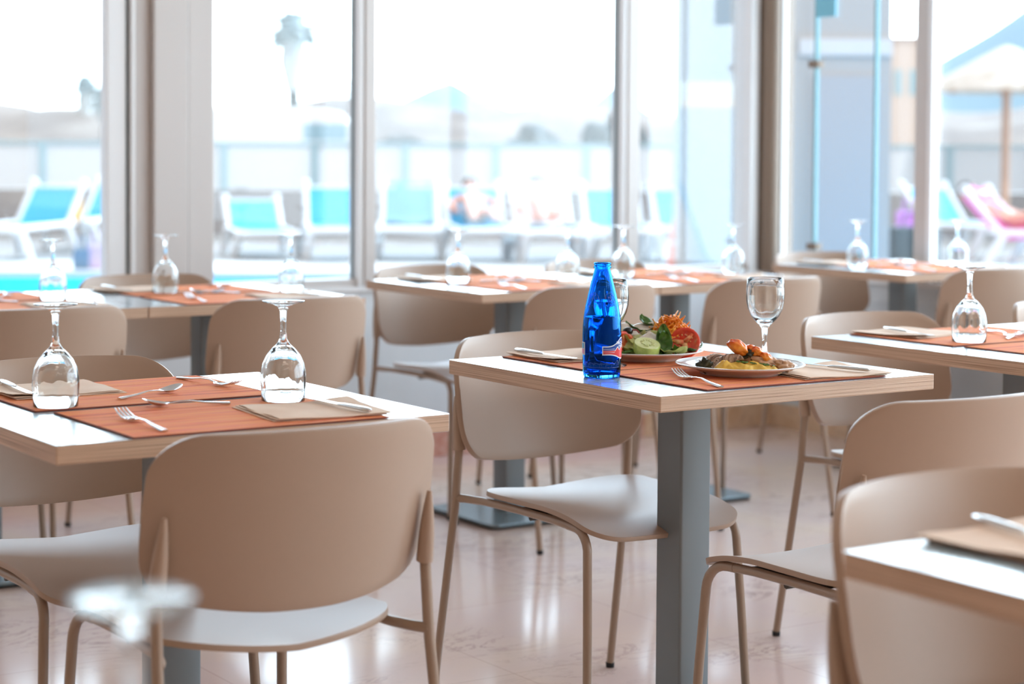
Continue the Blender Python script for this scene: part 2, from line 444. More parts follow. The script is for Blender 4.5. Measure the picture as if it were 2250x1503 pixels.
# panes
def paneb(n, x0, x1, lab):
    return struct(MB().box(x0, x1, YW+.036, YW+.044, ZB, TOPZ).build('window_%d' % n, M['pane']), lab, 'window')
def paner(n, y0, y1, lab):
    return struct(MB().box(XW+.036, XW+.044, y0, y1, ZB, TOPZ).build('window_%d' % n, M['pane']), lab, 'window')
paneb(1, -1.11, .170, 'back window left of the broad post')
paneb(2, .584, 1.197, 'back window between the broad post and the first slim post')
paneb(3, 1.276, 2.478, 'widest back window in the middle')
paneb(4, 2.570, 3.19, 'back window beside the corner post')
paneb(5, -2.56, -1.19, 'back window second left of the broad post'); paneb(6, -4.01, -2.64, 'back window third left of the broad post'); paneb(7, X0, -4.09, 'back window fourth left of the broad post')
paner(8, 3.160, 3.318, 'narrow frameless glass panel next to the corner post')
paner(9, 2.806, 3.150, 'frameless glass panel with the blue sticker')
paner(10, 2.547, 2.796, 'frameless glass panel left of the grey right post')
paner(11, .95, 2.445, 'right window behind the far right table')
for i, (a, b) in enumerate(((-.65, .85), (-2.25, -.75), (-3.85, -2.35), (Y0, -3.95))):
    paner(12 + i, a, b, 'right window outside the frame, number %d' % (i+1))
for i, y in enumerate((3.155, 2.801)):
    o = MB().box(XW+.03, XW+.05, y-.006, y+.006, ZB, TOPZ).build('trim_%d' % (19+i), M['pane_edge'])
    struct(o, ['greenish joint beside the narrow glass panel', 'dark greenish joint between two frameless glass panels'][i], 'glass joint')
for i, z in enumerate((1.59, .80)):
    o = MB().box(XW+.02, XW+.06, 3.13, 3.19, z-.015, z+.015).build('glass_clip', M['brown_post'], bevel=.004)
    tag(o, ['brown clip high on the glass joint by the corner', 'brown clip low on the glass joint by the corner'][i], 'clip')
tag(MB().box(XW+.024, XW+.032, 3.03, 3.15, 1.79, 1.95).build('window_sticker', mat('blue_sticker', S(130, 200, 222), .5)), 'pale blue sticker high on the frameless glass panel', 'sticker')

# ------------------------------------------------------------------ tables
TH_TOP = .030; TZ = .775
def make_table(label, loc):
    t = thing('dining_table', label, 'table', loc, 0, 'square oak dining tables')
    b = MB(); h = .349
    b.box(-h, h, -h, h, TZ-TH_TOP, TZ, 0, 1)
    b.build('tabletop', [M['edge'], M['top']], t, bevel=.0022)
    c = MB(); s = .0395; r = .006
    c.rrect(s, s, r, .018, TZ-TH_TOP-.006, seg=3)
    c.build('column', M['column'], t, smooth='auto')
    MB().rrect(.11, .11, .01, TZ-TH_TOP-.006, TZ-TH_TOP, seg=2).build('mounting_plate', M['column'], t)
    MB().rrect(.20, .20, .028, .010, .0195, seg=6).build('base_plate', M['base'], t, bevel=.002)
    MB().rrect(.197, .197, .027, .004, .010, seg=6).build('base_gasket', M['black'], t)
    for (sx, sy) in ((1, 1), (-1, 1), (-1, -1), (1, -1)):
        MB().lathe([(0, 0), (.014, 0), (.014, .005), (0, .005)], 12, (sx*.165, sy*.165, 0)).build('foot_pad', M['black'], t)
    return t
TABLES = {
 'M': ((0, 0), 'oak dining table with the blue bottle and two plates of food'),
 'L': ((-1.15, 0), 'oak dining table at the left with two bright orange placemats'),
 'R': ((1.03, 0), 'oak dining table at the right edge behind the plated table'),
 'R2': ((1.731, 0), 'oak dining table barely showing at the right edge beyond its neighbour'),
 'F': ((-.68, -1.85), 'blurred oak dining table in the lower right corner'),
 'G': ((-2.22, -2.07), 'oak dining table below the frame under the nearest blurred goblet'),
 'B1': ((-.70, 2.225), 'oak dining table cut by the left edge in the back row'),
 'B2': ((.001, 2.225), 'oak dining table in the back row in front of the broad window post'),
 'C1': ((1.10, 2.205), 'oak dining table in the back row left half of the joined middle pair'),
 'C2': ((1.801, 2.205), 'oak dining table in the back row right half of the joined middle pair'),
 'D': ((2.955, 2.24), 'oak dining table in the far right corner by the glass panels'),
}
t0 = None
for k, ((x, y), lab) in TABLES.items():
    if t0 is None: t0 = make_table(lab, (x, y, 0))
    else: dup(t0, (x, y, 0), 0, lab)

# ------------------------------------------------------------------ chairs (front is +y)
def make_chair(label):
    t = thing('dining_chair', label, 'chair', (0, 0, 0), 0, 'taupe shell dining chairs')
    # backrest shell
    def bk(u, v):
        s = -math.cos(PI*u)                                   # denser near the sides
        a = abs(s)
        q = max(0, (a-.72)/.28)
        zt = .803 - .062*(1-math.sqrt(max(0, 1-q*q))) - .004*a*a
        zb = .522 + .030*a**2.2 + .055*(1-math.sqrt(max(0, 1-max(0, (a-.78)/.22)**2)))
        z = zb + (zt-zb)*v
        hw = .2495 - .11*max(0, (z-.68))**1.3 - 1.1*max(0, .66-z)**2
        x = s*hw
        y = -.206 - .084*(1-a**2.2) - (z-.66)*.20 - .25*max(0, z-.7)**2
        return (x, y, z)
    o = MB().grid(bk, 41, 15).build('backrest', M['chair'], t, smooth=True)
    sm = o.modifiers.new('thickness', 'SOLIDIFY'); sm.thickness = .012; sm.offset = 0
    bv = o.modifiers.new('bevel', 'BEVEL'); bv.width = .0035; bv.segments = 2; bv.limit_method = 'ANGLE'; bv.angle_limit = .9
    # seat shell
    def st(u, v):
        s = -math.cos(PI*u); a = abs(s)
        yf = .225 - .055*(1-math.sqrt(max(0, 1-max(0, (a-.62)/.38)**2)))
        yb = -.236 + .085*(1-math.sqrt(max(0, 1-(a*.985)**2))) + .02*a**6
        vv = .5 - .5*math.cos(PI*v)
        y = yb + (yf-yb)*vv
        x = s*(.214 - .014*(y+.2)/.4)
        z = .459 + .016*a*a*(1-max(0, (y-.05)/.2)) - .004*(1-a*a) - .024*max(0, (y-.09)/.135)**2 + .010*max(0, (-.10-y)/.13)**2*a
        return (x, y, z)
    o = MB().grid(st, 37, 21).build('seat', M['chair'], t, smooth=True)
    sm = o.modifiers.new('thickness', 'SOLIDIFY'); sm.thickness = .010; sm.offset = 0
    bv = o.modifiers.new('bevel', 'BEVEL'); bv.width = .003; bv.segments = 2; bv.limit_method = 'ANGLE'; bv.angle_limit = .9
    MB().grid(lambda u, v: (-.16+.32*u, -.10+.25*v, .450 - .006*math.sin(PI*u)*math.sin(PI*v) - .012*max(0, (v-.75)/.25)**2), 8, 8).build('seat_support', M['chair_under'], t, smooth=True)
    for sx in (-1, 1):
        # rear leg, rising into the sleeve
        b = MB().tube([(sx*.247, -.305, .012), (sx*.241, -.262, .28), (sx*.236, -.236, .45), (sx*.234, -.226, .575)], .0092, 12)
        lg = b.build('leg', M['chair_metal'], t, smooth='auto')
        MB().lathe([(0, 0), (.0098, 0), (.0104, .012), (0, .014)], 12, (sx*.2472, -.306, 0)).build('foot_cap', M['black'], lg, smooth='auto')
        # tapered sleeve on the outside of the backrest
        ps, rr = [], []
        for k in range(9):
            z = .562 + k*.0145; f = k/8
            ps.append((sx*(.2335 - .004*f), -.2265 - .020*f, z)); rr.append(.0138*(1-.72*f**2.2))
        MB().tube(ps, rr, 12).build('sleeve', M['chair'], t, smooth='auto')
        # side rail from the rear leg forwards under the seat
        b = MB().tube([(sx*.236, -.238, .456), (sx*.222, -.215, .456), (sx*.207, -.17, .456), (sx*.196, -.06, .455), (sx*.191, .06, .453), (sx*.190, .12, .450)], [.0095, .009, .0085, .0085, .0085, .0085], 10)
        b.build('side_rail', M['chair_metal'], t, smooth='auto')
        # front leg with the bent top
        pts = [(sx*.190, .115, .450)]
        for k in range(7):
            a = PI/2*k/6
            pts.append((sx*(.190 + .007*k/6), .138 + .050*math.sin(a), .399 + .050*math.cos(a)))
        pts += [(sx*.203, .198, .26), (sx*.213, .212, .012)]
        b = MB().tube(pts, .0092, 12)
        lg = b.build('leg', M['chair_metal'], t, smooth='auto')
        MB().lathe([(0, 0), (.0098, 0), (.0104, .012), (0, .014)], 12, (sx*.2132, .2121, 0)).build('foot_cap', M['black'], lg, smooth='auto')
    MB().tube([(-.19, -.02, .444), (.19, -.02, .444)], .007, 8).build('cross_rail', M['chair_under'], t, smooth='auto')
    return t
CH = [  # x, y, rz, label
 (-1.156, -.238, 0.0, 'taupe chair in the left foreground seen from behind, pulled to the orange placemats'),
 (-1.165, .245, PI, 'taupe chair at the left edge facing us behind the table with bright orange placemats'),
 (-.020, .225, PI, 'taupe chair facing us directly behind the table with the blue bottle'),
 (.005, -.485, 0.0, 'taupe chair pulled back in front of the plated table, cut by the right edge'),
 (1.015, .245, PI, 'taupe chair facing us behind the right table with the napkin and upside down goblet'),
 (1.845, .30, PI, 'taupe chair of which only a top corner shows at the right edge'),
 (-.680, -1.610, PI, 'blurred taupe chair in the lower right foreground behind the nearest table'),
 (-.72, 1.975, 0.0, 'taupe chair seen from behind at the left edge in the back row'),
 (.025, 1.975, 0.0, 'taupe chair seen from behind in the back row between two upturned goblets'),
 (-.72, 2.470, PI, 'taupe chair facing us by the left window, hidden behind the back row table'),
 (.02, 2.470, PI, 'taupe chair facing us in front of the broad window post'),
 (1.075, 1.955, 0.0, 'taupe chair seen from behind just behind the blue bottle'),
 (1.785, 1.955, 0.0, 'taupe chair seen from behind just behind the upright empty wine glass'),
 (1.105, 2.455, PI, 'taupe chair facing us at the left end of the joined middle tables'),
 (1.84, 2.470, PI, 'taupe chair facing us behind the right half of the joined tables'),
 (2.985, 2.490, PI, 'taupe chair facing us beside the brown corner post'),
 (2.895, 1.985, 0.0, 'taupe chair seen from behind at the far right corner table'),
]
c0 = None
for (x, y, rz, lab) in CH:
    if c0 is None:
        c0 = make_chair(lab); c0.location = (x, y, 0); c0.rotation_euler = (0, 0, rz)
    else: dup(c0, (x, y, 0), rz, lab)

# ------------------------------------------------------------------ tableware
MZ = TZ + .0028
def make_mat(label):
    t = thing('placemat', label, 'placemat', (0, 0, 0), 0, 'orange woven placemats')
    MB().slab(lambda u, v: ((u-.5)*.452, (v-.5)*.324, .0026 + .0004*math.sin(9*u+5*v)), 24, 16, .0024).build('woven_sheet', M['mat'], t, smooth='auto')
    b = MB()
    P = [(-.227, -.163), (.227, -.163), (.227, .163), (-.227, .163), (-.227, -.163)]
    for a, c in zip(P[:-1], P[1:]):
        b.tube([(a[0], a[1], .0015), (c[0], c[1], .0015)], .0014, 6)
    b.build('stitched_edge', M['mat_edge'], t)
    return t
def make_goblet(label):
    """stands upright, base at z=0"""
    outer = [(0, 0), (.0325, 0), (.0330, .0015), (.031, .0028), (.018, .0055), (.0085, .011), (.0054, .020), (.0047, .035), (.0050, .052), (.0062, .064), (.0100, .0715), (.0185, .0800), (.0270, .0905), (.0333, .1040), (.0366, .1190), (.0372, .1330), (.0362, .1480), (.0352, .1660)]
    inner = [(.0342, .1668), (.0336, .1660), (.0347, .1480), (.0355, .1330), (.0350, .1190), (.0316, .1050), (.0250, .0920), (.0160, .0830), (.0070, .0785), (0, .0775)]
    outer = [(r*(1.13 if z < .03 else 1.08), z*1.05) for r, z in outer]; inner = [(r*1.085, z*1.05) for r, z in inner]
    t = thing('wine_glass', label, 'glass', (0, 0, 0), 0, 'stemmed wine glasses')
    MB().lathe(outer + inner, 60, rfun=lambda r, z, a: r*(1+.016*math.cos(10*a)*math.sin(PI*(z-.08)/.08)) if (.086 < z < .168 and r < .0386) else r).build('goblet', M['glass'], t, smooth=True)
    return t
def make_napkin(label, seed=1, w=.205, d=.19):
    t = thing('paper_napkin', label, 'napkin', (0, 0, 0), 0, 'brown paper napkins')
    for L in range(3):
        def f(u, v, L=L):
            x = (u-.5)*(w-.002*L) + .004*L + .003*mnoise.noise(Vector((v*5, seed, L)))
            y = (v-.5)*(d-.003*L) - .003*L + .003*mnoise.noise(Vector((u*6, seed+4, L*2)))
            z = .0016 + .0013*L + .0012*mnoise.noise(Vector((u*3+seed, v*3, L))) + (.012*max(0, u+v-1.50)**1.4 if L == 2 else 0) + .0014*math.sin(u*7+seed)*(L > 0)
            return (x, y, max(z, .0011+.0012*L))
        MB().slab(f, 18, 16, .0009).build('ply', M['napkin'], t, smooth='auto')
    return t
def make_knife(label):
    """lies along +y, blade tip at +y; handle end at 0"""
    t = thing('table_knife', label, 'knife', (0, 0, 0), 0, 'steel table knives')
    MB().tube([(0, 0, .004), (0, .004, .0045), (0, .03, .0048), (0, .075, .0045), (0, .092, .0042), (0, .098, .0040)], [.003, .0062, .0070, .0062, .0052, .0035], 12, squash=.55).build('handle', M['steel'], t, smooth='auto')
    def bl(u, v):
        y = .096 + .112*u; w = .0085*(1 - .0*u)*(1 if u < .8 else math.sqrt(max(.02, 1-((u-.8)/.2)**2)))
        return (-.0045 + w*1.35*v, y, .0046)
    MB().slab(bl, 16, 4, .0014).build('blade', M['steel'], t, smooth='auto')
    return t
def handle_pts(L0):
    return [(0, 0, .0022), (0, .012, .0026), (0, .05, .0048), (0, .08, .0085), (0, .105, .0080), (0, .125, .0050)]
def make_fork(label):
    t = thing('table_fork', label, 'fork', (0, 0, 0), 0, 'steel table forks')
    MB().tube(handle_pts(0), [.0058, .0062, .0046, .0030, .0028, .0034], 10, squash=.42).build('handle', M['steel'], t, smooth='auto')
    def nk(u, v):
        y = .122 + .022*u; w = .0035 + .009*min(1, (u/.7))**.7
        return ((v-.5)*2*w, y, .0052 - .0022*math.sin(PI*u*.8) + .0012*(2*v-1)**2)
    MB().slab(nk, 8, 6, .0012).build('neck', M['steel'], t, smooth='auto')
    for k in range(4):
        x = (-1.5 + k)*.0067
        MB().tube([(x, .140, .0040), (x, .160, .0042), (x*.97, .180, .0085), (x*.95, .196, .0150)], [.0020, .0020, .0018, .0010], 8, squash=.7).build('tine', M['steel'], t, smooth='auto')
    return t
def make_spoon(label):
    t = thing('dessert_spoon', label, 'spoon', (0, 0, 0), 0, 'steel dessert spoons'); t.scale = (.88, .86, 1)
    MB().tube(handle_pts(0), [.0052, .0056, .0042, .0028, .0027, .0032], 10, squash=.42).build('handle', M['steel'], t, smooth='auto')
    def bw(u, v):
        y = .121 + .055*u; w = .0185*math.sqrt(max(0, 1-(2*u-1)**2*.985))*(1 + .1*(1-2*u))+.0015
        s = 2*v-1
        return (s*w, y, .0065 + .0085*(u**1.7) - .0060*(1-s*s)*math.sin(PI*min(1, u*1.02)) + .0)
    MB().slab(bw, 18, 12, .0011).build('bowl', M['steel'], t, smooth='auto')
    return t

PROTO = {}
MAKERS = {'mat': make_mat, 'glass': make_goblet, 'napkin': make_napkin, 'knife': make_knife, 'fork': make_fork, 'spoon': make_spoon}
def put(kind, loc, rz, label):
    if kind not in PROTO:
        o = PROTO[kind] = MAKERS[kind](label); o.location = loc
        o.rotation_euler = rz if isinstance(rz, tuple) else (0, 0, rz); return o
    return dup(PROTO[kind], loc, rz, label)
def ang(p, q):      # heading of +y from p (origin) to q
    return math.atan2(-(q[0]-p[0]), q[1]-p[1])
GH = .1668*1.05
def goblet_down(x, y, z, label):
    return put('glass', (x, y, z + GH), (PI, 0, random.uniform(0, 6)), label)

NM, NK = MZ + .0004, MZ + .0056     # things lying on a mat / on a napkin
def setting(tk, where, wording, glass=None, mat=None, fork=None, spoon=None, napkin=None, knife=None, flip=False):
    cx, cy = TABLES[tk][0]
    sg = -1 if flip else 1
    def P(p): return (cx + sg*p[0], cy + sg*p[1])
    base = PI if flip else 0
    mat = mat or (0.0, -.178); g = glass or (.195, -.035)
    f = fork or ((-.158, -.315), (-.125, -.12)); s = spoon or ((.078, -.062), (-.055, .015))
    n = napkin or (.150, -.225, -.09); k = knife or ((.205, -.325), (.198, -.12))
    x, y = P(mat); put('mat', (x, y, TZ+.0004), base + random.uniform(-.008, .008), 'orange woven placemat ' + where)
    x, y = P(n[:2]); put('napkin', (x, y, NM), base + n[2], 'brown paper napkin ' + where)
    a, b = P(k[0]), P(k[1]); put('knife', (a[0], a[1], NK), ang(a, b), 'steel knife ' + where)
    if fork is not False:
        a, b = P(f[0]), P(f[1]); put('fork', (a[0], a[1], NM), ang(a, b), 'steel fork ' + where)
    if spoon is not False:
        a, b = P(s[0]), P(s[1]); put('spoon', (a[0], a[1], NM), ang(a, b), 'steel spoon ' + where)
    if glass is not False:
        x, y = P(g); goblet_down(x, y, NM, 'upturned glass ' + wording)

setting('L', 'on the near side of the left table with the bright orange mats', 'right of the two on the left table with the bright orange mats',
        glass=(.178, -.078), mat=(.004, -.184), fork=((-.160, -.322), (-.150, -.12)), spoon=((.074, -.078), (-.060, -.045)), napkin=(.148, -.226, -.10), knife=((.207, -.327), (.198, -.12)))
setting('L', 'on the far side of the left table with the bright orange mats', 'left of the two on the left table with the bright orange mats',
        flip=True, glass=(.193, -.048), mat=(.018, -.172), fork=((-.154, -.302), (-.183, -.12)), spoon=((.068, -.069), (-.085, -.125)), napkin=(.118, -.245, -.03), knife=((.176, -.362), (.194, -.155)))
setting('B2', 'on the near side of the back row table by the broad post', 'at the right on the back row table by the broad post', glass=(.262, -.045))
setting('B2', 'on the far side of the back row table by the broad post', 'in front of the broad window post on the back row table', flip=True, glass=(.098, -.09))
setting('B1', 'on the near side of the table cut by the left edge', 'at the left edge standing on the back row table', glass=(.196, -.03))
setting('B1', 'on the far side of the table cut by the left edge', '', flip=True, glass=False)
setting('C1', 'on the near side of the left half of the joined tables', 'left of the blue bottle on the joined tables', glass=(.235, .0))
setting('C1', 'on the far side of the left half of the joined tables', 'at the left end of the joined tables before the window', flip=True, glass=(.168, -.06))
setting('C2', 'on the near side of the right half of the joined tables', 'behind the upright wine glass at the right end of the joined tables', glass=(.250, -.02))
setting('C2', 'on the far side of the right half of the joined tables', 'right behind the blue bottle by the slim window post', flip=True, glass=(.185, -.055))
setting('D', 'on the near side of the far right corner table', 'sparkling on the right side of the far corner table', glass=(.20, -.09))
setting('D', 'on the far side of the far right corner table', 'in front of the frameless glass panels on the corner table', flip=True, glass=(.210, -.03))
setting('R', 'on the near side of the right edge table', '', glass=False, spoon=False)
setting('R', 'on the far side of the right edge table', 'on the right edge table beside the folded napkin', flip=True, glass=(.134, -.055), mat=(.012, -.168), spoon=((.02, -.045), (-.13, -.10)), napkin=(.110, -.255, .15), knife=((.125, -.33), (.180, -.10)), fork=((-.10, -.22), (-.03, -.06)))
setting('F', 'on the blurred table in the lower right corner', '', flip=True, glass=False, napkin=(.130, -.250, .05), knife=((.115, -.372), (.158, -.17)), fork=False, spoon=False)
goblet_down(-2.100, -1.994, TZ, 'big blurred upside down glass in the bottom left foreground')

# --- the plated table ------------------------------------------------
put('mat', (0.0, .165, TZ+.0004), .01, 'orange woven placemat under the salad plate')
put('mat', (.003, -.170, TZ+.0004), -.006, 'orange woven placemat under the plate with mashed potato')
put('napkin', (-.10, .245, NM), PI-.04, 'brown paper napkin left of the salad behind the bottle')
put('knife', (-.176, .352, NK), ang((-.176, .352), (-.168, .1)), 'steel knife on the napkin behind the blue bottle')
put('napkin', (.145, -.232, NM), -.10, 'brown paper napkin right of the plate with mashed potato')
put('knife', (.206, -.315, NK), ang((.206, -.315), (.165, -.10)), 'steel knife on the napkin right of the mashed potato plate')
put('fork', (-.186, -.326, NM), ang((-.186, -.326), (-.132, -.12)), 'steel fork left of the plate with mashed potato')
put('spoon', (.140, .005, NM), ang((.140, .005), (-.035, -.008)), 'steel spoon half hidden between the two plates')
put('glass', (.219, .002, TZ), 0.3, 'empty upright wine glass behind the plate with mashed potato')
gw = put('glass', (-.138, .075, NM), 0.9, 'upright wine glass half full of water behind the blue bottle')
# water in that glass
wp = [(0, .0787), (.0072, .0795), (.0160, .0841), (.0246, .0929), (.0310, .1055), (.0342, .1190), (.0345, .1270), (0, .1270)]
tag(MB().lathe([(r*1.08, z*1.05) for r, z in wp], 36).build('water', M['water'], None, smooth='auto', loc=(-.138, .075, NM)), 'still water filling half of the upright glass behind the bottle', 'water')

# plates
def make_plate(label, loc):
    t = thing('dinner_plate', label, 'plate', loc, 0, 'white dinner plates')
    prof = [(0, .0035), (.074, .0035), (.076, 0), (.080, 0), (.082, .0035), (.092, .0085), (.110, .0140), (.1275, .0185), (.1285, .0200), (.1275, .0212), (.112, .0170), (.094, .0125), (.084, .0080), (.074, .0065), (0, .0060)]
    MB().lathe(prof, 72).build('dish', M['white_ceramic'], t, smooth=True)
    MB().lathe([(.1280, .0192), (.1292, .0200), (.1285, .0212), (.1272, .0216), (.1262, .0209)], 72, closed=True).build('rim', M['white_ceramic'], t, smooth=True)
    return t
PL1 = (.005, .143); PL2 = (.002, -.166)
pz = NM
p1 = make_plate('white plate holding the mixed salad behind the blue bottle', (PL1[0], PL1[1], pz))
p1.scale = (.985, .985, 1)
p2 = dup(p1, (PL2[0], PL2[1], pz), 0, 'white plate of meat and mashed potato nearest to us')
PF = pz + .0066       # well of a plate

# food materials
M['mash'] = noise_mat('yellow_mash', [(.3, S(226, 168, 52)), (.6, S(240, 194, 84)), (.8, S(246, 210, 112))], nscale=55, rough=.5, bump=.5)
M['meat'] = noise_mat('roast_meat', [(.25, S(128, 84, 54)), (.5, S(196, 148, 112)), (.75, S(222, 180, 146))], nscale=45, detail=6, rough=.4, distortion=1, bump=.5)
M['mushroom'] = noise_mat('grilled_mushroom', [(.33, S(74, 52, 44)), (.5, S(176, 138, 112)), (.7, S(222, 198, 178))], scale=(9, 1, 1), nscale=22, rough=.4, bump=.4)
M['tomato_roast'] = noise_mat('roast_tomato', [(.25, S(60, 26, 14)), (.40, S(226, 88, 20)), (.68, S(248, 156, 56))], nscale=40, rough=.22, bump=.4)
M['tomato'] = noise_mat('tomato_skin', [(.3, S(226, 44, 18)), (.7, S(240, 72, 30))], nscale=8, rough=.12)
M['tomato_flesh'] = noise_mat('tomato_flesh', [(.3, S(224, 40, 20)), (.62, S(240, 92, 56)), (.8, S(248, 168, 110))], nscale=60, rough=.2)
M['tomato_seed'] = noise_mat('tomato_core', [(.4, S(240, 110, 70)), (.6, S(250, 190, 130))], nscale=80, rough=.2)
M['cuc'] = noise_mat('cucumber_flesh', [(.3, S(206, 212, 140)), (.7, S(226, 228, 172))], nscale=60, rough=.25)
M['cuc_skin'] = noise_mat('cucumber_rind', [(.35, S(150, 168, 72)), (.65, S(196, 206, 112))], nscale=50, rough=.3)
M['lettuce'] = noise_mat('pale_lettuce', [(.3, S(176, 186, 90)), (.7, S(226, 226, 160))], nscale=30, rough=.35, bump=.4)
M['leaf'] = noise_mat('dark_green_leaf', [(.3, S(38, 72, 22)), (.6, S(78, 120, 40)), (.8, S(130, 164, 74))], nscale=35, rough=.3, bump=.4)
M['leaf_dark'] = noise_mat('charred_leaf', [(.3, S(28, 26, 14)), (.7, S(74, 66, 36))], nscale=50, rough=.5, bump=.6)
M['carrot'] = noise_mat('carrot', [(.3, S(252, 132, 10)), (.7, S(255, 190, 60))], nscale=40, rough=.35)
M['onion'] = noise_mat('white_onion', [(.3, S(226, 214, 204)), (.7, S(244, 240, 232))], nscale=20, rough=.25)
M['olive'] = mat('black_olive', S(24, 26, 26), .2)

def food(name, b, m, loc, label, cat, rot=0, smooth=True, group=None, bevel=0):
    return tag(b.build(name, m, None, smooth=smooth, loc=loc, rot=rot, bevel=bevel), label, cat, group)
# camera-facing frame on the plates: right RV, away FV
def at(pl, r, f, z):
    p = Vector((pl[0], pl[1], 0)) + RV*r + FV*f
    return (p.x, p.y, z)
YAW = -TH
SAL = (PL1[0] + RV.x*.033 + FV.x*.010, PL1[1] + RV.y*.033 + FV.y*.010)
# -- salad
def leafmesh(L, Wd, curl=.3, ruff=.15, seed=0, th=.0012):
    def f(u, v):
        s = 2*v-1; w = Wd*(math.sin(PI*min(1, .04+.94*u))**.7)
        x = s*w; y = L*(u-.5)
        z = .012 + curl*L*(u-.5)**2 + ruff*Wd*mnoise.noise(Vector((u*4+seed, s*2, seed))) + .25*Wd*s*s - .10*Wd*(1-abs(s))**4
        return (x, y, z)
    return MB().slab(f, 20, 12, th)
for i, (r, f, z, rz, tilt, L, Wd, mm, lab) in enumerate([
    (-.040, -.050, PF+.002, .4, .1, .075, .032, 'lettuce', 'pale green lettuce leaf at the front left of the salad'),
    (.018, -.062, PF+.001, 1.2, .05, .070, .026, 'lettuce', 'ruffled pale lettuce piece at the front middle of the salad'),
    (-.050, -.020, PF+.018, .9, .35, .080, .034, 'lettuce', 'yellow green lettuce leaf lying above the cucumber'),
    (.055, -.040, PF+.000, 2.2, .0, .080, .030, 'leaf', 'dark green leaf under the tomato half'),
    (-.065, -.045, PF+.004, -.6, .4, .060, .022, 'leaf', 'dark green leaf at the left front beside the cucumber'),
    (.004, -.030, PF+.034, .2, 1.25, .062, .017, 'leaf', 'upright spinach leaf in the middle of the salad'),
    (.010, -.044, PF+.020, -.3, .95, .055, .018, 'leaf', 'lower spinach leaf in the middle of the salad'),
    (-.045, .010, PF+.040, 1.5, .3, .060, .020, 'leaf', 'green leaf lying across the left top of the salad'),
    (-.028, .022, PF+.058, .8, .5, .038, .016, 'leaf', 'small bright green leaf on top of the salad'),
    (-.005, .020, PF+.010, 2.7, .2, .10, .045, 'lettuce', 'pale lettuce leaf under the carrot heap'),
    ]):
    food('salad_leaf', leafmesh(L, Wd, .5, .35, i+1), M[mm], at(SAL, r, f, z), lab, 'salad leaf', (tilt, 0, YAW+rz), group='salad leaves')
def onion(seed, w, h):
    return MB().slab(lambda u, v: ((u-.5)*w, (v-.5)*h*(1-.4*abs(2*u-1)), .010*math.cos((u-.5)*2.6)+.004*mnoise.noise(Vector((u*3, v*3, seed)))), 14, 10, .003)
for i, (r, f, z, rz, ty, w, h, lab) in enumerate([
    (-.070, .000, PF+.052, .2, .7, .045, .030, 'white onion piece at the top left of the salad'),
    (-.055, -.004, PF+.044, .5, .5, .05, .032, 'white onion slice under the olive'),
    (-.034, .010, PF+.050, -.2, .6, .05, .030, 'creamy onion slice on top of the salad'),
    (-.020, -.034, PF+.032, .3, .8, .048, .034, 'lilac white onion petal above the cucumber'),
    (-.010, .015, PF+.056, .0, .7, .03, .018, 'small white onion piece beside the carrot'),
    (-.076, -.012, PF+.032, .4, .9, .040, .030, 'white onion piece at the left edge of the salad')]):
    food('onion_slice', onion(i, w, h), M['onion'], at(SAL, r, f, z), lab, 'onion', (ty, 0, YAW+rz), group='onion pieces in the salad')
def cuc(r, h):
    b = MB(); n = 28
    b.lathe([(0, 0), (r*.95, 0), (r, .003), (r, h-.003), (r*.96, h)], n, mi=1); b.lathe([(r*.96, h), (r*.5, h+.0006), (0, h+.0003)], n, mi=0)
    return b
for (r, f, z, tx, ty, rad, h, lab) in [(-.033, -.064, PF+.0135, .36, .10, .0280, .020, 'thick cucumber slice at the front of the salad'), (-.052, -.030, PF+.020, .5, -.3, .026, .014, 'cucumber slice half hidden behind the front one')]:
    b = cuc(rad, h)
    t = thing('cucumber_slice', lab, 'cucumber', at(SAL, r, f, z), 0, 'cucumber slices'); t.rotation_euler = (tx, ty, YAW)
    MB().lathe([(0, 0), (rad*.95, 0), (rad, .003), (rad, h-.002), (rad*.955, h)], 32).build('rind', M['cuc_skin'], t, smooth='auto')
    MB().lathe([(rad*.955, h), (rad*.62, h+.0012), (rad*.55, h+.0004), (rad*.25, h+.0010), (0, h+.0008)], 32).build('flesh', M['cuc'], t, smooth=True)
    for k in range(12):
        a = k/12*2*PI
        MB().ico((rad*.40*math.cos(a), rad*.40*math.sin(a), h+.0010), .0022, 1, (1.5*abs(math.cos(a))+.6, 1.5*abs(math.sin(a))+.6, .4)).build('seed', M['cuc'], t, smooth=True)
# tomato halves: cut face towards -y local, domed skin behind
def tomato(lab, loc, rot, rad):
    t = thing('tomato_half', lab, 'tomato', loc, 0, 'tomato halves in the salad'); t.rotation_euler = rot
    pf = [(0, -rad*.80)]
    for k in range(1, 11):
        a = PI/2*k/10; pf.append((rad*math.sin(a), -rad*.80*math.cos(a)))
    MB().lathe(pf, 36).build('skin', M['tomato'], t, smooth=True)
    MB().lathe([(rad, 0), (rad*.99, .0012), (rad*.80, .0016), (rad*.74, -.0010), (0, -.0010)], 36).build('flesh', M['tomato_flesh'], t, smooth=True)
    b = MB()
    for k in range(3):
        a = k*2*PI/3 + .5
        b.tube([(0, 0, 0), (rad*.76*math.cos(a), rad*.76*math.sin(a), 0)], [rad*.20, rad*.09], 8, squash=.35)
    b.build('core', M['tomato_seed'], t, smooth=True)
    for k in range(16):
        a = random.uniform(0, 6.28); q = random.uniform(.35, .68)*rad
        MB().ico((q*math.cos(a), q*math.sin(a), -.0002), .0022, 1, (1, 1, .5)).build('seed', M['tomato_seed'], t, smooth=True)
    return t
def facing(nrm, spin=0):
    q = Vector(nrm).to_track_quat('Z', 'Y'); return (q @ Matrix.Rotation(spin, 3, 'Z').to_quaternion()).to_euler()
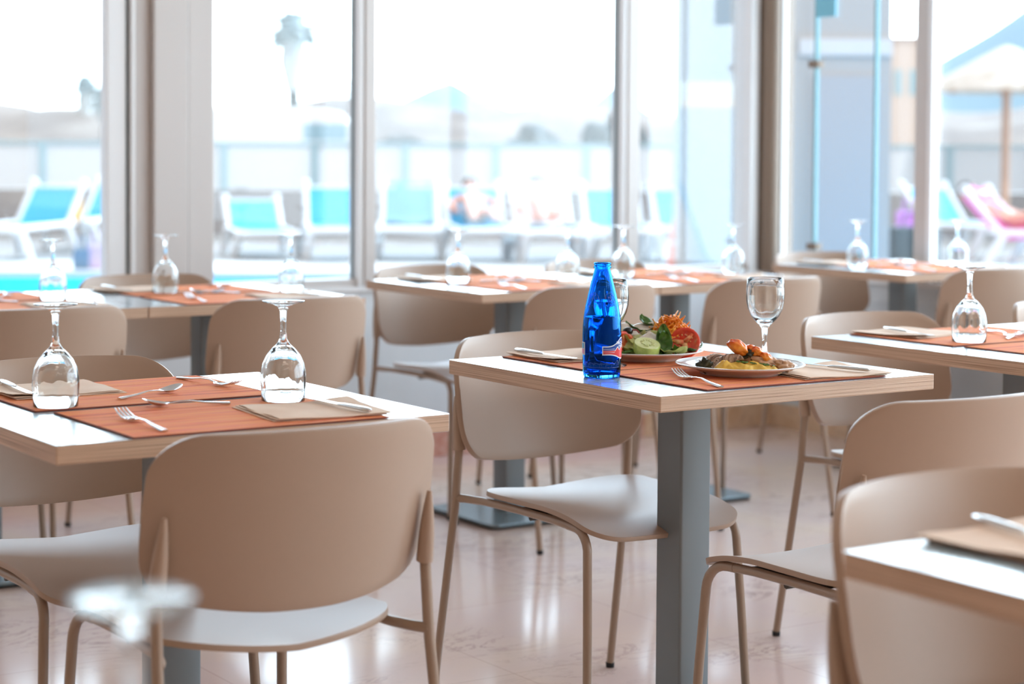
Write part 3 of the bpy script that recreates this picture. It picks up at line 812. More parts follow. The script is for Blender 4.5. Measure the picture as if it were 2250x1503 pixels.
tomato('bright tomato half leaning at the right of the salad', at(SAL, .050, -.040, PF+.030), facing(RV*-.35 + FV*-.85 + UP*.42, .4), .034)
tomato('tomato half behind the leaning one in the salad', at(SAL, .026, .000, PF+.040), facing(RV*-.5 + FV*-.75 + UP*.3, 1.4), .026)
tomato('tomato half behind the bottle at the left of the salad', at(SAL, -.075, -.040, PF+.026), facing(RV*.5 + FV*-.8 + UP*.2, 1.), .028)
cb = MB(); rr = random.Random(5)
for k in range(190):
    a = rr.uniform(0, 6.28); q = rr.uniform(0, 1)**.6
    c = Vector((.043*q*math.cos(a), .034*q*math.sin(a), .046*(1-q*q)*rr.uniform(.55, 1.0)))
    d = Vector((rr.uniform(-1, 1), rr.uniform(-1, 1), rr.uniform(-.3, .9))).normalized()*rr.uniform(.008, .015)
    e2 = Vector((rr.uniform(-1, 1), rr.uniform(-1, 1), rr.uniform(-.5, .5)))*.004
    cb.tube([c-d, c+e2, c+d], [.0011, .0015, .0009], 5)
cb.ico((0, 0, .004), .03, 2, (1.2, 1, .75), .3)
food('shredded_carrot', cb, M['carrot'], at(SAL, .026, .012, PF+.030), 'heap of shredded carrot on top of the salad', 'carrot', YAW)['kind'] = 'stuff'
bpy.data.objects['shredded_carrot'].scale = (1.25, 1.2, 1.22)
food('black_olive', MB().ico((0, 0, 0), .010, 2, (1.2, 1, .9)), M['olive'], at(SAL, -.066, -.022, PF+.052), 'black olive at the left of the salad', 'olive')
food('red_onion_strip', MB().tube([(-.012, 0, 0), (-.004, 0, .005), (.004, 0, .005), (.010, 0, -.001)], .0018, 6), mat('red_onion', S(150, 40, 34), .3), at(SAL, -.052, -.024, PF+.050), 'curled dark red strip beside the olive', 'onion', YAW)
# filling under the salad so the pile rests on the plate
fb = MB().ico((0, 0, .012), .05, 3, (1.2, .85, .62), .35, 5, 3)
food('chopped_lettuce', fb, M['lettuce'], at(SAL, -.010, .000, PF), 'chopped pale lettuce at the heart of the salad', 'lettuce')['kind'] = 'stuff'

# -- main course
def mashf(u, v):
    s = 2*u-1; q = v*PI
    w = math.sqrt(max(0, 1-abs(s)**3.2))
    x = s*.068
    y = -.004 + .026*w*math.cos(q)*-1
    z = .024*w*math.sin(q)*(.80 - .26*s + .08*math.sin(s*7)) + .0050*mnoise.noise(Vector((s*7, q*2.6, 3)))*w + .0022*math.sin(s*13+q*3.0)*w*math.sin(q)
    y += .004*math.sin(s*9)*w
    return (x, y, max(z, -.0005))
mb_ = MB().grid(mashf, 60, 20)
food('mashed_potato', mb_, M['mash'], at(PL2, .006, -.042, PF), 'ridge of yellow mashed potato along the front of the plate', 'mashed potato', YAW)
for i, (r, f, z, sx_, sz_, rz, lab) in enumerate([(.038, -.016, .019, .044, .012, -.12, 'roast meat slice in the middle of the plate'), (.078, -.024, .012, .024, .012, -.35, 'end of roast meat at the right of the plate'), (-.018, .004, .014, .034, .014, .3, 'roast meat slice under the mushroom')]):
    food('meat_slice', MB().ico((0, 0, 0), 1, 4, (sx_, .021, sz_), .30, 5, i+2), M['meat'], at(PL2, r, f, PF+z), lab, 'meat', (0, .12, YAW+rz), group='roast meat slices')
def mushf(u, v):
    a = (u-.5)*1.9; q = .010 + .034*v
    return (q*math.sin(a)*1.1, q*math.cos(a) - .026, .014*math.cos(a*1.2)*math.sin(PI*(.15+.75*v)) + .0013*math.sin(u*64)*(v > .08))
food('mushroom_slice', MB().slab(mushf, 80, 12, .004), M['mushroom'], at(PL2, -.028, -.018, PF+.018), 'grilled striped mushroom leaning at the left of the meat', 'mushroom', (.65, -.25, YAW-.75))
food('mushroom_slice', MB().slab(mushf, 80, 12, .004), M['mushroom'], at(PL2, -.044, .006, PF+.014), 'dark edged grilled mushroom at the back left of the plate', 'mushroom', (.75, .2, YAW-1.2))
for i, (r, f, z, sc, rz, rx, lab) in enumerate([
    (-.008, -.020, .047, (.0220, .0135, .0125), 0, .55, 'large orange roast tomato on top of the meat'),
    (.030, -.018, .038, (.012, .011, .0105), .4, .3, 'charred roast tomato in the middle of the plate'),
    (.046, -.026, .028, (.0125, .0095, .0095), 0, .5, 'small roast tomato at the right above the mash'),
    (.022, -.006, .042, (.014, .0095, .0085), .4, .4, 'amber roast tomato behind the charred one')]):
    food('roast_tomato', MB().ico((0, 0, 0), 1, 4, sc, .22, 4, i+9), M['tomato_roast'], at(PL2, r, f, PF+z), lab, 'tomato', (0, rx, YAW+rz), group='roast tomatoes')
for i, (r, f, z, lab) in enumerate([(-.075, -.035, .012, 'dark charred leaf at the left end of the mash'), (.018, -.018, .030, 'blackened onion bit under the large roast tomato')]):
    food('charred_leaf', MB().ico((0, 0, 0), .014, 3, (1, .8, .9), 1.1, 9, i+3), M['leaf_dark'], at(PL2, r, f, PF+z), lab, 'leaf', YAW)
for i in range(9):
    r = -.012 + i*.0085 + random.uniform(-.002, .002)
    food('herb_leaf', MB().slab(lambda u, v: ((u-.5)*.010, (v-.5)*.006*(1-abs(2*u-1)*.7), .001*math.sin(u*6)), 6, 4, .0006), M['leaf'], at(PL2, r, -.050+random.uniform(-.006, .004), PF+.0235 - .0010*i), 'tiny chopped green herb flake on the mash', 'herb', (.5, random.uniform(-.2, .2), YAW+random.uniform(-1, 1)), group='herb flakes on the mash')

# ------------------------------------------------------------------ bottle
def bottle(loc):
    t = thing('water_bottle', 'blue glass water bottle with a red and blue mountain label', 'bottle', loc, 0)
    prof = [(0, .004), (.030, .0015), (.0335, 0), (.0355, .003), (.0365, .010), (.0372, .030), (.0375, .050), (.0378, .080), (.0374, .100), (.0358, .120), (.0325, .140), (.0282, .160), (.0238, .178), (.0195, .195), (.0168, .206), (.0152, .2125), (.0152, .2135), (.0170, .2145), (.0176, .2165), (.0160, .2185), (.0158, .2205), (.0166, .2215), (.0170, .2235), (.0160, .2250)]
    inn = [(.0118, .2250), (.0112, .2235), (.0118, .2130), (.0140, .2050), (.0168, .1945), (.0211, .1775), (.0256, .1595), (.0300, .1395), (.0334, .1195), (.0350, .0995), (.0354, .080), (.0351, .050), (.0346, .030), (.0336, .014), (.028, .0075), (.010, .010), (0, .0105)]
    prof = [(r, z*.995) for r, z in prof]; inn = [(r, z*.995) for r, z in inn]
    bo = MB().lathe(prof + inn, 64).build('bottle_glass', M['blue_glass'], t, smooth=True)
    wz = .118
    wpf = [(0, .0110), (.010, .0105), (.0277, .0082), (.0331, .0148), (.0341, .030), (.0346, .050), (.0349, .080), (.0345, .0990), (.0331, wz-.0005), (.0328, wz), (0, wz)]
    MB().lathe(wpf, 48).build('water', M['blue_water'], t, smooth='auto')
    # radius of the outside at height z
    def rad(z):
        for (r0, z0), (r1, z1) in zip(prof[2:-1], prof[3:]):
            if z0 <= z <= z1: return r0 + (r1-r0)*(z-z0)/(z1-z0)
        return .03
    view = math.atan2(CAM.y-loc[1], CAM.x-loc[0])          # azimuth of the front as it stands
    def on(a, z, d=.0002):
        r = rad(z)+d; return (r*math.cos(view+a), r*math.sin(view+a), z)
    # embossed relief: two leafy sprays on the shoulder and a ridge line near the foot
    eb = MB()
    for s in (-.62, .55):
        for k in range(26):
            q = random.uniform(0, 6.28); w = random.uniform(.05, .40)
            a = s + w*math.cos(q); z = .150 + .012*math.sin(q)*w/.3
            eb.ico(on(a, z, .0001), .0016, 1)
        pts = [on(s + .42*math.cos(x), .151 + .015*math.sin(x), .0002) for x in [k*PI/10 for k in range(11)]]
        eb.tube(pts, .0007, 6)
    xs = [-1.2+.1*k for k in range(25)]
    eb.tube([on(x, .026 + .007*abs(mnoise.noise(Vector((x*3, 1, 1))))*3 + (.004 if k % 3 == 0 else 0), .0) for k, x in enumerate(xs)], .0008, 6)
    eb.tube([on(x, .022, 0) for x in xs], .0006, 6)
    for k in range(7):
        x = -1.0+k*.32; eb.tube([on(x-.08, .023, 0), on(x, .033, .0), on(x+.06, .024, 0)], .0007, 6)
    eb.build('embossing', M['emboss'], t, smooth=True)
    # label: ribbon with a lens-shaped middle, wraps to the right
    def lab_outline(a):      # half heights below / above centre line zc as a function of angle
        s = (a-LA0)/(LA1-LA0)
        bulge = math.exp(-((s-.5)/.20)**2)
        return .0085+.0015*abs(s-.5)*2 + .010*bulge, .0060+.0015*abs(s-.5)*2 + .018*bulge
    LA0, LA1, zc = .02, 2.62, .056
    def strip(f0, f1, d, n=60, m=5, a0=None, a1=None):
        b = MB()
        def g(u, v):
            a = (a0 if a0 is not None else LA0) + ((a1 if a1 is not None else LA1)-(a0 if a0 is not None else LA0))*u
            return on(a, f0(a) + (f1(a)-f0(a))*v, d)
        return b.grid(g, n, m)
    lo = lambda a: zc - lab_outline(a)[0]; hi = lambda a: zc + lab_outline(a)[1]
    white = mat('label_white', S(236, 238, 244), .35); blue = mat('label_blue', S(28, 70, 160), .3); red = mat('label_red', S(226, 40, 44), .3)
    lb = strip(lo, hi, .0006).build('label', white, t, smooth=True)
    e_ = .0022
    split = lambda a: zc - .0005
    strip(lambda a: lo(a)+e_, split, .0009, a0=LA0+.05, a1=LA1-.05).build('label_red_band', red, lb, smooth=True)
    strip(split, lambda a: hi(a)-e_, .0009, a0=LA0+.05, a1=LA1-.05).build('label_blue_band', blue, lb, smooth=True)
    mid = (LA0+LA1)/2
    zz = [(-.62, 0), (-.42, .008), (-.28, .002), (0, .012), (.22, .002), (.4, .008), (.62, 0)]
    def zig(a):
        x = a-mid
        for (x0, z0), (x1, z1) in zip(zz[:-1], zz[1:]):
            if x0 <= x <= x1: return z0 + (z1-z0)*(x-x0)/(x1-x0)
        return 0
    strip(lambda a: zc-.004, lambda a: zc-.003+zig(a), .00115, a0=mid-.62, a1=mid+.62, n=80).build('label_mountain', red, lb, smooth=False)
    strip(lambda a: zc-.003+zig(a), lambda a: zc-.0012+zig(a)*1.06, .0013, a0=mid-.62, a1=mid+.62, n=80).build('label_ridge_line', white, lb, smooth=False)
    for k, dz in enumerate((-.0052, -.0018, .0016)):
        strip(lambda a: zc+dz, lambda a: zc+dz+.0008, .0012, a0=LA0+.06, a1=mid-.62, n=20).build('label_stripe', white, lb)
    for txt, z, w in (('MONTE', .0665, .0062), ('PINOS', .0600, .0052)):
        cu = bpy.data.curves.new('t', 'FONT'); cu.body = txt; cu.size = w*1.45; cu.align_x = 'CENTER'; cu.resolution_u = 3; cu.offset = .00006
        to = bpy.data.objects.new('t', cu); COL.objects.link(to)
        dg = bpy.context.evaluated_depsgraph_get(); me = bpy.data.meshes.new_from_object(to.evaluated_get(dg))
        bpy.data.objects.remove(to); bpy.data.curves.remove(cu)
        me.materials.clear(); me.materials.append(white)
        for v in me.vertices:
            v.co = Vector(on(mid + v.co.x*1.25/.0375, z + v.co.y, .0016))
        o = bpy.data.objects.new('label_text', me); COL.objects.link(o); o.parent = lb
    # back label, its edge shows at the left
    bl = strip(lambda a: .0445, lambda a: .0695, .0006, a0=-2.7, a1=-1.02).build('back_label', white, t, smooth=True)
    strip(lambda a: .0465, lambda a: .056, .0009, a0=-2.7, a1=-1.10).build('back_label_pink_panel', mat('label_pink', S(236, 150, 190), .3), bl, smooth=True)
    strip(lambda a: .057, lambda a: .0675, .0009, a0=-2.7, a1=-1.10).build('back_label_blue_panel', mat('label_pale_blue', S(100, 180, 220), .3), bl, smooth=True)
    return t
bottle((-.2565, -.056, TZ))

# ------------------------------------------------------------------ outside
def T(px, Z, z=0.0):          # a place on the terrace: metres to the right of / ahead of the camera's stand
    X = (px-900)*Z/4261.5
    p = Vector((CAM.x, CAM.y, 0)) + RV*X + FV*Z
    return (p.x, p.y, z)
M['terrace'] = noise_mat('pale_terrace', [(.3, S(150, 142, 136)), (.7, S(162, 154, 147))], nscale=1.5, rough=.7)
M['coping'] = mat('white_coping', (.78, .74, .71, 1), .6)
M['pool'] = mat('pool_water', S(40, 172, 222), .6, spec=0.)
M['rail_white'] = mat('white_balustrade', (.74, .75, .76, 1), .4)
M['rail_post'] = mat('blue_grey_post', S(164, 192, 199), .4)
M['kerb'] = mat('grey_terrace_wall', S(158, 152, 150), .8)
M['earth'] = noise_mat('dry_earth', [(.3, S(112, 98, 90)), (.55, S(144, 129, 118)), (.75, S(168, 156, 144))], nscale=.15, detail=6, rough=.9)
M['mount'] = noise_mat('haze_tinted_hills', [(.3, S(122, 148, 160)), (.7, S(138, 160, 170))], nscale=.004, rough=1)  # distance haze painted into the base colour as a pale blue tint
M['bush'] = noise_mat('grey_green_bush', [(.3, S(79, 82, 84)), (.7, S(116, 116, 112))], nscale=1.2, rough=.9)
M['palm'] = mat('haze_paled_palm', S(172, 186, 188), .8)  # fronds paled in the base colour to stand for haze and glare
M['white_pl'] = mat('white_plastic', (.84, .83, .83, 1), .35)
M['sling'] = mat('turquoise_sling', S(70, 178, 222), .6)
M['sling_blue'] = mat('blue_sling', S(96, 160, 214), .6)
M['plaster'] = mat('white_plaster', (.47, .42, .39, 1), .8)
M['thatch'] = noise_mat('straw_thatch', [(.3, S(206, 190, 172)), (.7, S(232, 220, 208))], nscale=6, rough=.9)
M['pole'] = mat('wooden_pole', S(206, 164, 138), .7)
M['skin'] = mat('sunlit_skin', S(226, 160, 134), .5)
M['hair'] = mat('dark_hair', S(60, 44, 36), .6)

# terrace as an outer ground with the pool cut out: four slabs round the pool
def quad_slab(name, m, P, z0, z1, label, cat):
    b = MB().prism([(p[0], p[1]) for p in P], z0, z1)
    return struct(b.build(name, m), label, cat)
OUT = YW + .16
def slabT(name, m, pa, za, pb, zb, lo_, hi_, label, cat, px2a=None, px2b=None):
    P = [T(pa, za), T(pb, za), T(px2b or pb, zb), T(px2a or pa, zb)]
    return quad_slab(name, m, P, lo_, hi_, label, cat)
slabT('ground_1', M['terrace'], -2600, 20.6, 3800, 60, -.3, -.02, 'pale terrace beyond the pool', 'terrace')
slabT('ground_2', M['terrace'], -2600, 8.9, 3800, 12.5, -.3, -.02, 'pale terrace between the windows and the pool', 'terrace')
slabT('trim_30', M['coping'], -2600, 18.9, 3800, 20.6, -.3, 0.0, 'white stone edge of the swimming pool', 'pool edge')
struct(MB().prism([T(-2600, 12.5)[:2], T(3800, 12.5)[:2], T(3800, 18.95)[:2], T(-2600, 18.95)[:2]], -.3, -.06).build('pool_water', M['pool']), 'turquoise swimming pool water beyond the windows', 'pool')
slabT('ground_3', M['terrace'], -6000, 60, 6500, 320, -.5, -.25, 'dry plain beyond the terrace', 'ground')
# terrace parapet
ZR = 27.0
rail = thing('balustrade', 'long white balustrade with grey posts at the far edge of the terrace', 'balustrade', T(900, ZR), -TH)
xs0, xs1 = (-2200-900)*ZR/4261.5, (3400-900)*ZR/4261.5
MB().box(xs0, xs1, 0, .25, 0, .62).build('plinth', M['kerb'], rail)
MB().box(xs0, xs1, .02, .10, .64, 1.25).build('panel', M['rail_white'], rail)
MB().box(xs0, xs1, -.02, .14, 1.25, 1.29).build('handrail', M['rail_post'], rail)
for k in range(22):
    x = (890-900)*ZR/4261.5 + (k-9)*1.262
    MB().box(x-.045, x+.045, -.03, .12, .62, 1.27).build('post', M['rail_post'], rail)
# sunbeds
def make_bed(label):
    t = thing('sunbed', label, 'sunbed', (0, 0, 0), 0, 'white sunbeds by the pool')
    fr = MB()
    for sx in (-1, 1):
        fr.tube([(sx*.32, -1.25, .34), (sx*.32, .0, .36), (sx*.32, .12, .37)], .035, 8)
    fr.tube([(-.32, -1.25, .34), (.32, -1.25, .34)], .035, 8)
    fr.build('frame', M['white_pl'], t, smooth='auto')
    for sx in (-1, 1):
        MB().tube([(sx*.32, -1.10, .34), (sx*.36, -.92, .0)], [.05, .04], 8).build('leg', M['white_pl'], t, smooth='auto')
        MB().tube([(sx*.32, -.05, .36), (sx*.36, .14, .0)], [.05, .04], 8).build('leg', M['white_pl'], t, smooth='auto')
    MB().slab(lambda u, v: ((u-.5)*.60, -1.22+1.22*v, .37-.03*math.sin(PI*v)), 4, 10, .02).build('seat_sling', M['sling'], t)
    bk = MB().slab(lambda u, v: ((u-.5)*.58, .02+.36*v, .38+.40*v), 4, 6, .02).build('back_sling', M['sling'], t)
    b = MB()
    for sx in (-1, 1): b.tube([(sx*.31, .0, .36), (sx*.31, .40, .80)], .032, 8); b.ico((sx*.31, .40, .80), .055, 2)
    b.tube([(-.31, .36, .76), (.31, .36, .76)], .02, 8)
    b.build('back_frame', M['white_pl'], t, smooth='auto')
    return t
BED = [(92, 21.6, -.30, 'sunbed with a raised turquoise back at the left edge beyond the window'),
       (235, 23.9, -.3, 'sunbed behind the first one and hidden by the pale window frame'),
       (560, 22.6, .22, 'low turquoise sunbed beyond the second window'),
       (735, 21.8, .1, 'sunbed with an upright back left of the first slim window post'),
       (900, 22.2, .0, 'blue sunbed at the left of the widest window'),
       (1045, 21.8, .1, 'sunbed on which a sunbather lies'),
       (1192, 21.6, .08, 'sunbed covered with a white towel'),
       (1348, 21.9, .05, 'turquoise sunbed left of the second slim window post'),
       (1503, 21.7, .08, 'turquoise sunbed right of the second slim window post'),
       (2075, 22.9, .4, 'turquoise sunbed beyond the right window'),
       (2225, 20.6, .9, 'white sunbed with a pink towel at the far right')]
b0 = None
for (px, Z, rz, lab) in BED:
    if b0 is None: b0 = make_bed(lab); b0.location = T(px, Z); b0.rotation_euler = (0, 0, -TH+rz)
    else:
        o = dup(b0, T(px, Z), -TH+rz, lab)
        if px == 560: o.scale = (1, 1, .78)
def towel(px, Z, rz, m, lab, L=.8):
    def f(u, v):
        y = -.55 + .95*v; z = (.40 if y < 0 else .40 + y*1.05) + .012*math.sin(u*9+v*5)
        x = (u-.5)*.66
        if abs(u-.5) > .42: z -= .10*(abs(u-.5)-.42)/.08
        return (x, y, z)
    o = MB().slab(f, 20, 16, .02).build('beach_towel', m, None, smooth='auto', loc=T(px, Z), rot=-TH+rz)
    return tag(o, lab, 'towel')
towel(1195, 21.6, .1, mat('white_towel', (.9, .88, .87, 1), .9), 'white towel spread over a sunbed in the middle')
towel(2225, 20.6, .9, mat('magenta_towel', S(238, 110, 190), .9), 'magenta towel on the sunbed at the far right')
towel(900, 22.2, .0, mat('sky_blue_towel', S(120, 170, 220), .9), 'pale blue towel on the sunbed behind the blurred goblet')
tag(MB().slab(lambda u, v: ((u-.5)*.16, .02*math.sin(u*6), .36+.42*(1-v)+.0*u), 6, 8, .03).build('beach_towel', mat('yellow_towel', S(250, 206, 130), .9), None, loc=T(165, 22.6)), 'yellow towel hanging at the right of the left edge sunbed', 'towel')

# sunbathers, skinned bodies
def person(label, loc, rz, joints, links, radii, shirt, hair=True):
    t = thing('person', label, 'person', loc, rz)
    me = bpy.data.meshes.new('body'); keys = list(joints)
    me.from_pydata([joints[k] for k in keys], [(keys.index(a), keys.index(b)) for a, b in links], [])
    me.materials.append(M['skin'])
    o = bpy.data.objects.new('body', me); COL.objects.link(o); o.parent = t
    sk = o.modifiers.new('skin', 'SKIN'); sk.use_smooth_shade = True
    for i, k in enumerate(keys):
        me.skin_vertices[0].data[i].radius = (radii[k], radii[k])
    me.skin_vertices[0].data[0].use_root = True
    o.modifiers.new('sub', 'SUBSURF').levels = 1
    o.modifiers['sub'].render_levels = 2
    hd = joints['head']
    f = MB().ico((0, 0, 0), .1, 2, (.8, .9, 1.05)); f.ico((0, -.09, -.01), .018, 1, (.8, 1, 1.3)); f.ico((.08, 0, 0), .02, 1, (.5, .8, 1.2)); f.ico((-.08, 0, 0), .02, 1, (.5, .8, 1.2))
    f.ico((.032, -.082, .02), .011, 1); f.ico((-.032, -.082, .02), .011, 1); f.ico((0, -.084, -.045), .014, 1, (1.8, .6, .5))
    h = f.build('head', M['skin'], t, smooth=True, loc=hd)
    MB().ico((0, .022, .035), .105, 2, (.86, .88, .86), .15).build('hair', M['hair'], h, smooth=True)
    a, b = Vector(joints['pelvis']), Vector(joints['chest'])
    MB().tube([a+(b-a)*-.1, a+(b-a)*.4, b, b+(b-a)*.25], [.125, .135, .145, .10], 14, squash=.75).build('clothing', shirt, t, smooth='auto')
    return t
J = {'pelvis': (0, .0, .47), 'spine': (0, .14, .53), 'chest': (0, .31, .62), 'neck': (0, .42, .69), 'head': (0, .50, .77),
     'shl': (-.17, .32, .64), 'ell': (-.27, .12, .56), 'hal': (-.20, -.06, .50), 'shr': (.17, .32, .64), 'elr': (.27, .12, .56), 'har': (.22, -.08, .50),
     'hil': (-.09, -.03, .47), 'knl': (-.12, -.40, .60), 'fol': (-.12, -.80, .44), 'hir': (.09, -.03, .47), 'knr': (.12, -.42, .52), 'for': (.12, -.86, .44)}
LK = [('pelvis', 'spine'), ('spine', 'chest'), ('chest', 'neck'), ('neck', 'head'), ('chest', 'shl'), ('shl', 'ell'), ('ell', 'hal'), ('chest', 'shr'), ('shr', 'elr'), ('elr', 'har'),
      ('pelvis', 'hil'), ('hil', 'knl'), ('knl', 'fol'), ('pelvis', 'hir'), ('hir', 'knr'), ('knr', 'for')]
RD = {'pelvis': .12, 'spine': .11, 'chest': .12, 'neck': .05, 'head': .06, 'shl': .055, 'ell': .04, 'hal': .035, 'shr': .055, 'elr': .04, 'har': .035, 'hil': .08, 'knl': .055, 'fol': .04, 'hir': .08, 'knr': .055, 'for': .04}
person('person reclining on a sunbed in white clothing, pink shouldered', T(1045, 21.8), -TH+.1, J, LK, RD, M['white_pl'])
person('person reclining on the sunbed with the white towel, knees raised', T(1195, 21.6, .0), -TH+.1, J, LK, RD, mat('rose_swimwear', S(236, 140, 140), .7))
person('person reclining at the far right in violet clothing', T(2225, 20.6, .0), -TH+.9, J, LK, RD, mat('violet_clothing', S(170, 120, 230), .7))
# small things on the terrace
def bag(px, Z, w, h, m, lab):
    t = thing('beach_bag', lab, 'bag', T(px, Z), -TH)
    MB().rrect(w/2, w/3.2, w/6, 0, h).build('body', m, t, bevel=.02)
    MB().tube([(-w/4, 0, h-.02), (-w/5, 0, h+.13), (w/5, 0, h+.13), (w/4, 0, h-.02)], .012, 8).build('handle', m, t, smooth='auto')
    return t
bag(2010, 20.2, .50, .42, mat('black_bag', S(44, 60, 66), .7), 'dark bag on the terrace behind the grey right post')
bag(1998, 20.9, .26, .56, mat('violet_bag', S(200, 130, 215), .7), 'violet bag behind the dark bag on the terrace')
bag(178, 18.98+.25, .16, .20, mat('slate_bag', S(110, 140, 165), .7), 'slate blue bag at the pool edge in the left window')
bag(212, 18.98+.3, .18, .24, mat('pink_bag', S(214, 190, 214), .7), 'pinkish bag at the pool edge in the left window')
sb = thing('rolled_mat', 'salmon rolled mat standing upright right of the second slim post', 'mat', T(1486, 19.9), 0)
MB().tube([(0, 0, 0), (0, 0, .2), (.01, 0, .42), (.03, 0, .62)], [.085, .08, .06, .025], 14).build('roll', mat('salmon_foam', S(244, 160, 140), .8), sb, smooth='auto')
MB().tube([(.0, 0, .25), (.0, 0, .28)], .081, 14).build('strap', M['white_pl'], sb)
# thatched parasol
ps = thing('thatched_parasol', 'straw parasol on a wooden pole beyond the right window', 'parasol', T(2208, 27.5-1.6), 0)
MB().tube([(0, 0, 0), (0, 0, 2.35)], .055, 12).build('pole', M['pole'], ps, smooth='auto')
MB().lathe([(0, 2.62), (.12, 2.58), (1.05, 2.07), (1.08, 2.00), (1.0, 2.02), (.1, 2.45), (0, 2.47)], 28, rfun=lambda r, z, a: r*(1+.02*math.sin(a*14))).build('canopy', M['thatch'], ps, smooth='auto')
for k in range(8):
    a = k*PI/4
    MB().tube([(.05*math.cos(a), .05*math.sin(a), 2.40), (.98*math.cos(a), .98*math.sin(a), 2.0)], .018, 6).build('rib', M['pole'], ps)
# white building walls by the terrace
wb = thing('garden_wall', 'white plastered stair wall with a slanting foot right of the second slim post', 'wall', T(1497, 15.5), -TH)
k_ = 15.5/4261.5
MB().xf(Matrix.Identity(4)).add([(0, 0, .95), (60*k_, 0, .35), (110*k_, 0, .22), (220*k_, 0, .22), (220*k_, 0, 1.56), (0, 0, 1.56), (0, .3, .95), (60*k_, .3, .35), (110*k_, .3, .22), (220*k_, .3, .22), (220*k_, .3, 1.56), (0, .3, 1.56)],
    [(0, 1, 2, 3, 4, 5), (11, 10, 9, 8, 7, 6), (0, 6, 7, 1), (1, 7, 8, 2), (2, 8, 9, 3), (3, 9, 10, 4), (4, 10, 11, 5), (5, 11, 6, 0)]).build('parapet', M['plaster'], wb)
MB().box(90*k_, 220*k_, .02, .28, -.02, .22).build('footing', M['kerb'], wb)
MB().box(0, 220*k_, .05, .25, 1.56, 1.76).build('planter_top', mat('tan_planter', S(214, 202, 190), .8), wb)
hs = thing('white_house', 'white plastered house behind the frameless glass panels', 'house', T(1722-120, 16.5), -TH)
k_ = 16.5/4261.5
MB().box(0, (1955-1602)*k_, 0, 3.5, -.02, 3.4).build('wall', M['plaster'], hs)
MB().box(150*k_, 353*k_, -.03, 0, 2.02, 2.16).build('band', mat('pale_stone_band', S(216, 208, 204), .8), hs)
MB().box(185*k_, 330*k_, -.02, 0, .0, 1.85).build('door_panel', mat('pale_blue_door', S(176, 170, 170), .5), hs)
th = thing('tan_building', 'tan building seen between the grey right post and the white house', 'building', T(1940, 70), -TH)
MB().box(0, 2.0, 0, 3, -.3, 5.1).build('wall', mat('tan_render', S(220, 200, 186), .9), th)
MB().box(-.05, 2.05, -.06, 3.05, 5.1, 5.3).build('roof', mat('tan_roof', S(190, 170, 160), .9), th)
for k in range(3): MB().box(.35+k*.55, .62+k*.55, -.03, .02, 3.2, 4.1).build('window', M['rail_post'], th)
# white van
vn = thing('white_van', 'white van parked behind the balustrade in the second window', 'van', T(440, 39), -TH)
vb = MB()
def vanf(u, v):
    x = 3.25*u
    ht = 1.98 + .05*math.sin(PI*min(1, u*1.05)) - (.35*max(0, (u-.80)/.20)**2)
    z = .3 + (ht-.3)*v
    return (x, 0 - .0*v, z)
prof = [(0, .3), (0, 1.85), (.12, 1.96), (1.2, 2.02), (2.3, 2.00), (2.75, 1.93), (3.0, 1.72), (3.25, 1.35), (3.9, 1.15), (4.1, .9), (4.1, .3)]
n = len(prof)
vb.add([(x, 0, z) for x, z in prof] + [(x, 1.8, z) for x, z in prof], [tuple(range(n)), tuple(range(2*n-1, n-1, -1))] + [(i, (i+1) % n, n+(i+1) % n, n+i) for i in range(n)])
vb.build('body', M['white_pl'], vn, bevel=.05)
MB().box(2.06, 2.95, -.02, .01, 1.36, 1.70).build('side_window', mat('van_glass', S(150, 180, 192), .1), vn)
for x in (.8, 3.3):
    w = MB().lathe([(0, -.1), (.3, -.1), (.33, -.05), (.33, .08), (0, .1)], 20); w.xf(Matrix.Translation((x, .08, .08)) @ Matrix.Rotation(PI/2, 4, 'X')); w.build('wheel', M['black'], vn, smooth='auto')
# bushes
def bush(px, Z, w, h, lab, seed):
    t = thing('bush', lab, 'bush', T(px, Z, -.25), 0, 'bushes on the dry ground')
    b = MB(); r = random.Random(seed)
    for k in range(14):
        a = r.uniform(0, 6.28); q = r.uniform(0, 1)**.5
        hh = r.uniform(.25, .8)*h*(1-.4*q)
        b.ico((w*.36*q*math.cos(a), w*.36*q*math.sin(a), hh), r.uniform(.2, .3)*w, 2, (1, 1, min(1.2, h/w*1.0)), .5, 5, k)
    b.build('crown', M['bush'], t, smooth=False)
    MB().tube([(0, 0, 0), (0, 0, h*.4)], .05*w, 8).build('stem', M['pole'], t)
    return t
for i, (px, Z, w, h, lab) in enumerate([(1165, 75, 2.6, 2.7, 'round bush in the middle of the widest window'), (1345, 70, 2.3, 3.5, 'tall bush left of the second slim post'), (890, 80, 3.0, 2.2, 'bush at the left side of the widest window'),
    (1230, 85, 2.5, 1.9, 'low bush right of the round one'), (515, 90, 2.4, 2.4, 'bush above the roof of the van'), (690, 90, 3.6, 2.3, 'wide bush at the foot of the palm'), (730, 95, 3.0, 2.8, 'bush right of the palm foot'), (1440, 80, 2.2, 2.0, 'small bush beside the white stair wall'), (20, 90, 3, 2.2, 'bush at the left edge of the picture')]):
    bush(px, Z, w, h, lab, i+1)
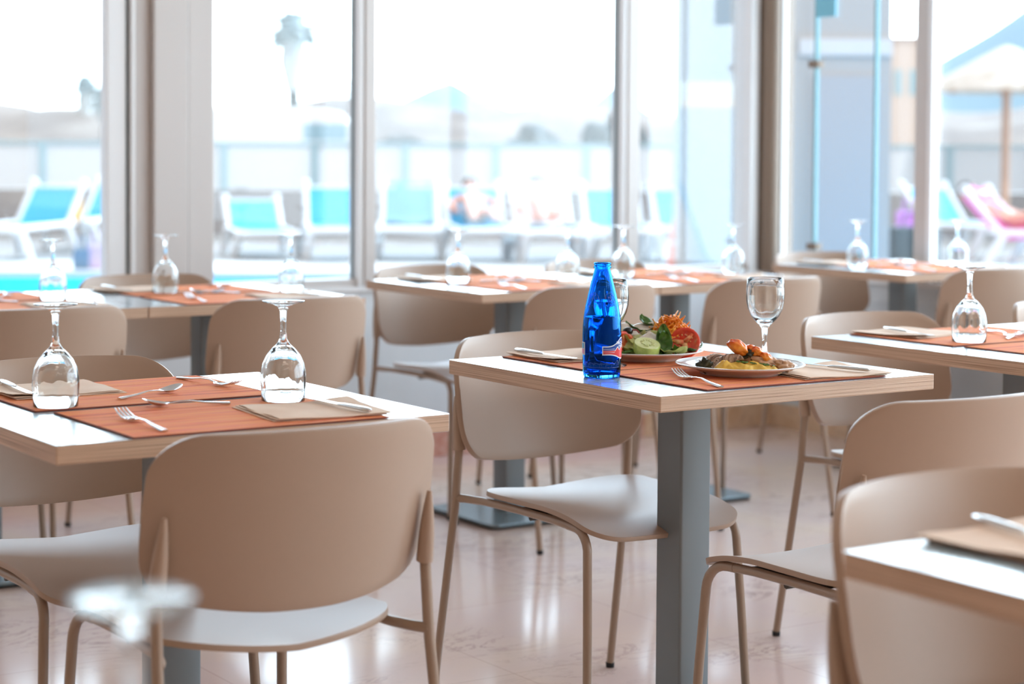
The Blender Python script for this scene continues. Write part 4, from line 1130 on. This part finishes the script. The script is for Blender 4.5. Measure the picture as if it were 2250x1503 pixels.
# palms
def palm(px, Z, h, r, lab, seed):
    t = thing('palm_tree', lab, 'palm', T(px, Z, -.25), 0, 'palm trees beyond the terrace')
    MB().tube([(0, 0, 0), (.03, 0, h*.4), (.0, 0, h*.8), (.02, 0, h)], [r*.24, r*.20, r*.20, r*.24], 10).build('trunk', M['bush'], t, smooth='auto')
    rr_ = random.Random(seed)
    MB().ico((0, 0, h+.05*r), r*.45, 2, (1, 1, .9), .6, 7, seed).build('crown_core', M['palm'], t)
    sk = MB(); sk.tube([(0, 0, h*.62), (0, 0, h*.8), (0, 0, h)], [r*.24, r*.46, r*.34], 12); sk.build('dead_frond_skirt', mat('dry_fronds', S(214, 220, 220), .9), t)
    for k in range(60):
        a = rr_.uniform(0, 6.28); el = rr_.uniform(-.5, 1.3); L = r*rr_.uniform(.85, 1.1)
        d = Vector((math.cos(a)*math.cos(el), math.sin(a)*math.cos(el), math.sin(el)))
        side = Vector((-math.sin(a), math.cos(a), 0))
        b = MB()
        def f(u, v, d=d, side=side, L=L):
            p = Vector((0, 0, h)) + d*L*u + Vector((0, 0, -.35*L*u*u)) + side*(v-.5)*r*.5*math.sin(PI*min(1, u*.9+.08))
            return tuple(p)
        b.slab(f, 7, 3, .03).build('frond', M['palm'], t)
    return t
palm(643, 62, 5.25, 1.0, 'tall palm standing alone above the van', 3)
palm(187, 120, 5.2, 1.2, 'small distant palm in the left window', 4)
palm(232, 110, 4.2, 1.2, 'small distant palm next to the pale window frame', 5)
palm(780, 100, 4.6, .7, 'small distant palm at the left of the first slim post', 6)
# hills
def ridge(name, m, Z, pts, depth, lab, base=-.5, rough_=.5, seed=1):
    b = MB(); rows = []
    def f(u, v):
        px = pts[0][0] + (pts[-1][0]-pts[0][0])*u
        for (a, ya), (c, yc) in zip(pts[:-1], pts[1:]):
            if a <= px <= c: y = ya + (yc-ya)*(px-a)/(c-a); break
        top = CAM.z + (325-y)*Z/4261.5
        prof = math.sin(PI*v)**.8
        p = T(px, Z + depth*(v-.5))
        nz = 1 + rough_*mnoise.noise(Vector((u*30, v*4, seed)))
        return (p[0], p[1], base + (top-base)*prof*nz)
    b.grid(f, 120, 13)
    return tag(b.build(name, m, None, smooth=True), lab, 'hill')
ridge('earth_bank', M['earth'], 135, [(-2600, 240), (0, 236), (240, 232), (470, 246), (700, 215), (800, 240), (1000, 238), (1200, 248), (1400, 236), (1640, 240), (2000, 238), (2300, 232), (4000, 236)], 60, 'long bank of dry earth behind the terrace', rough_=.25)
ridge('mountain_range', M['mount'], 1800, [(-1500, 300), (790, 262), (880, 225), (985, 178), (1080, 225), (1180, 262), (1290, 232), (1345, 188), (1420, 245), (1600, 290), (1850, 240), (2000, 170), (2120, 100), (2250, 20), (2500, -80), (3200, 100)], 900, 'mountains on the horizon tinted pale blue for haze', rough_=.06, seed=4)
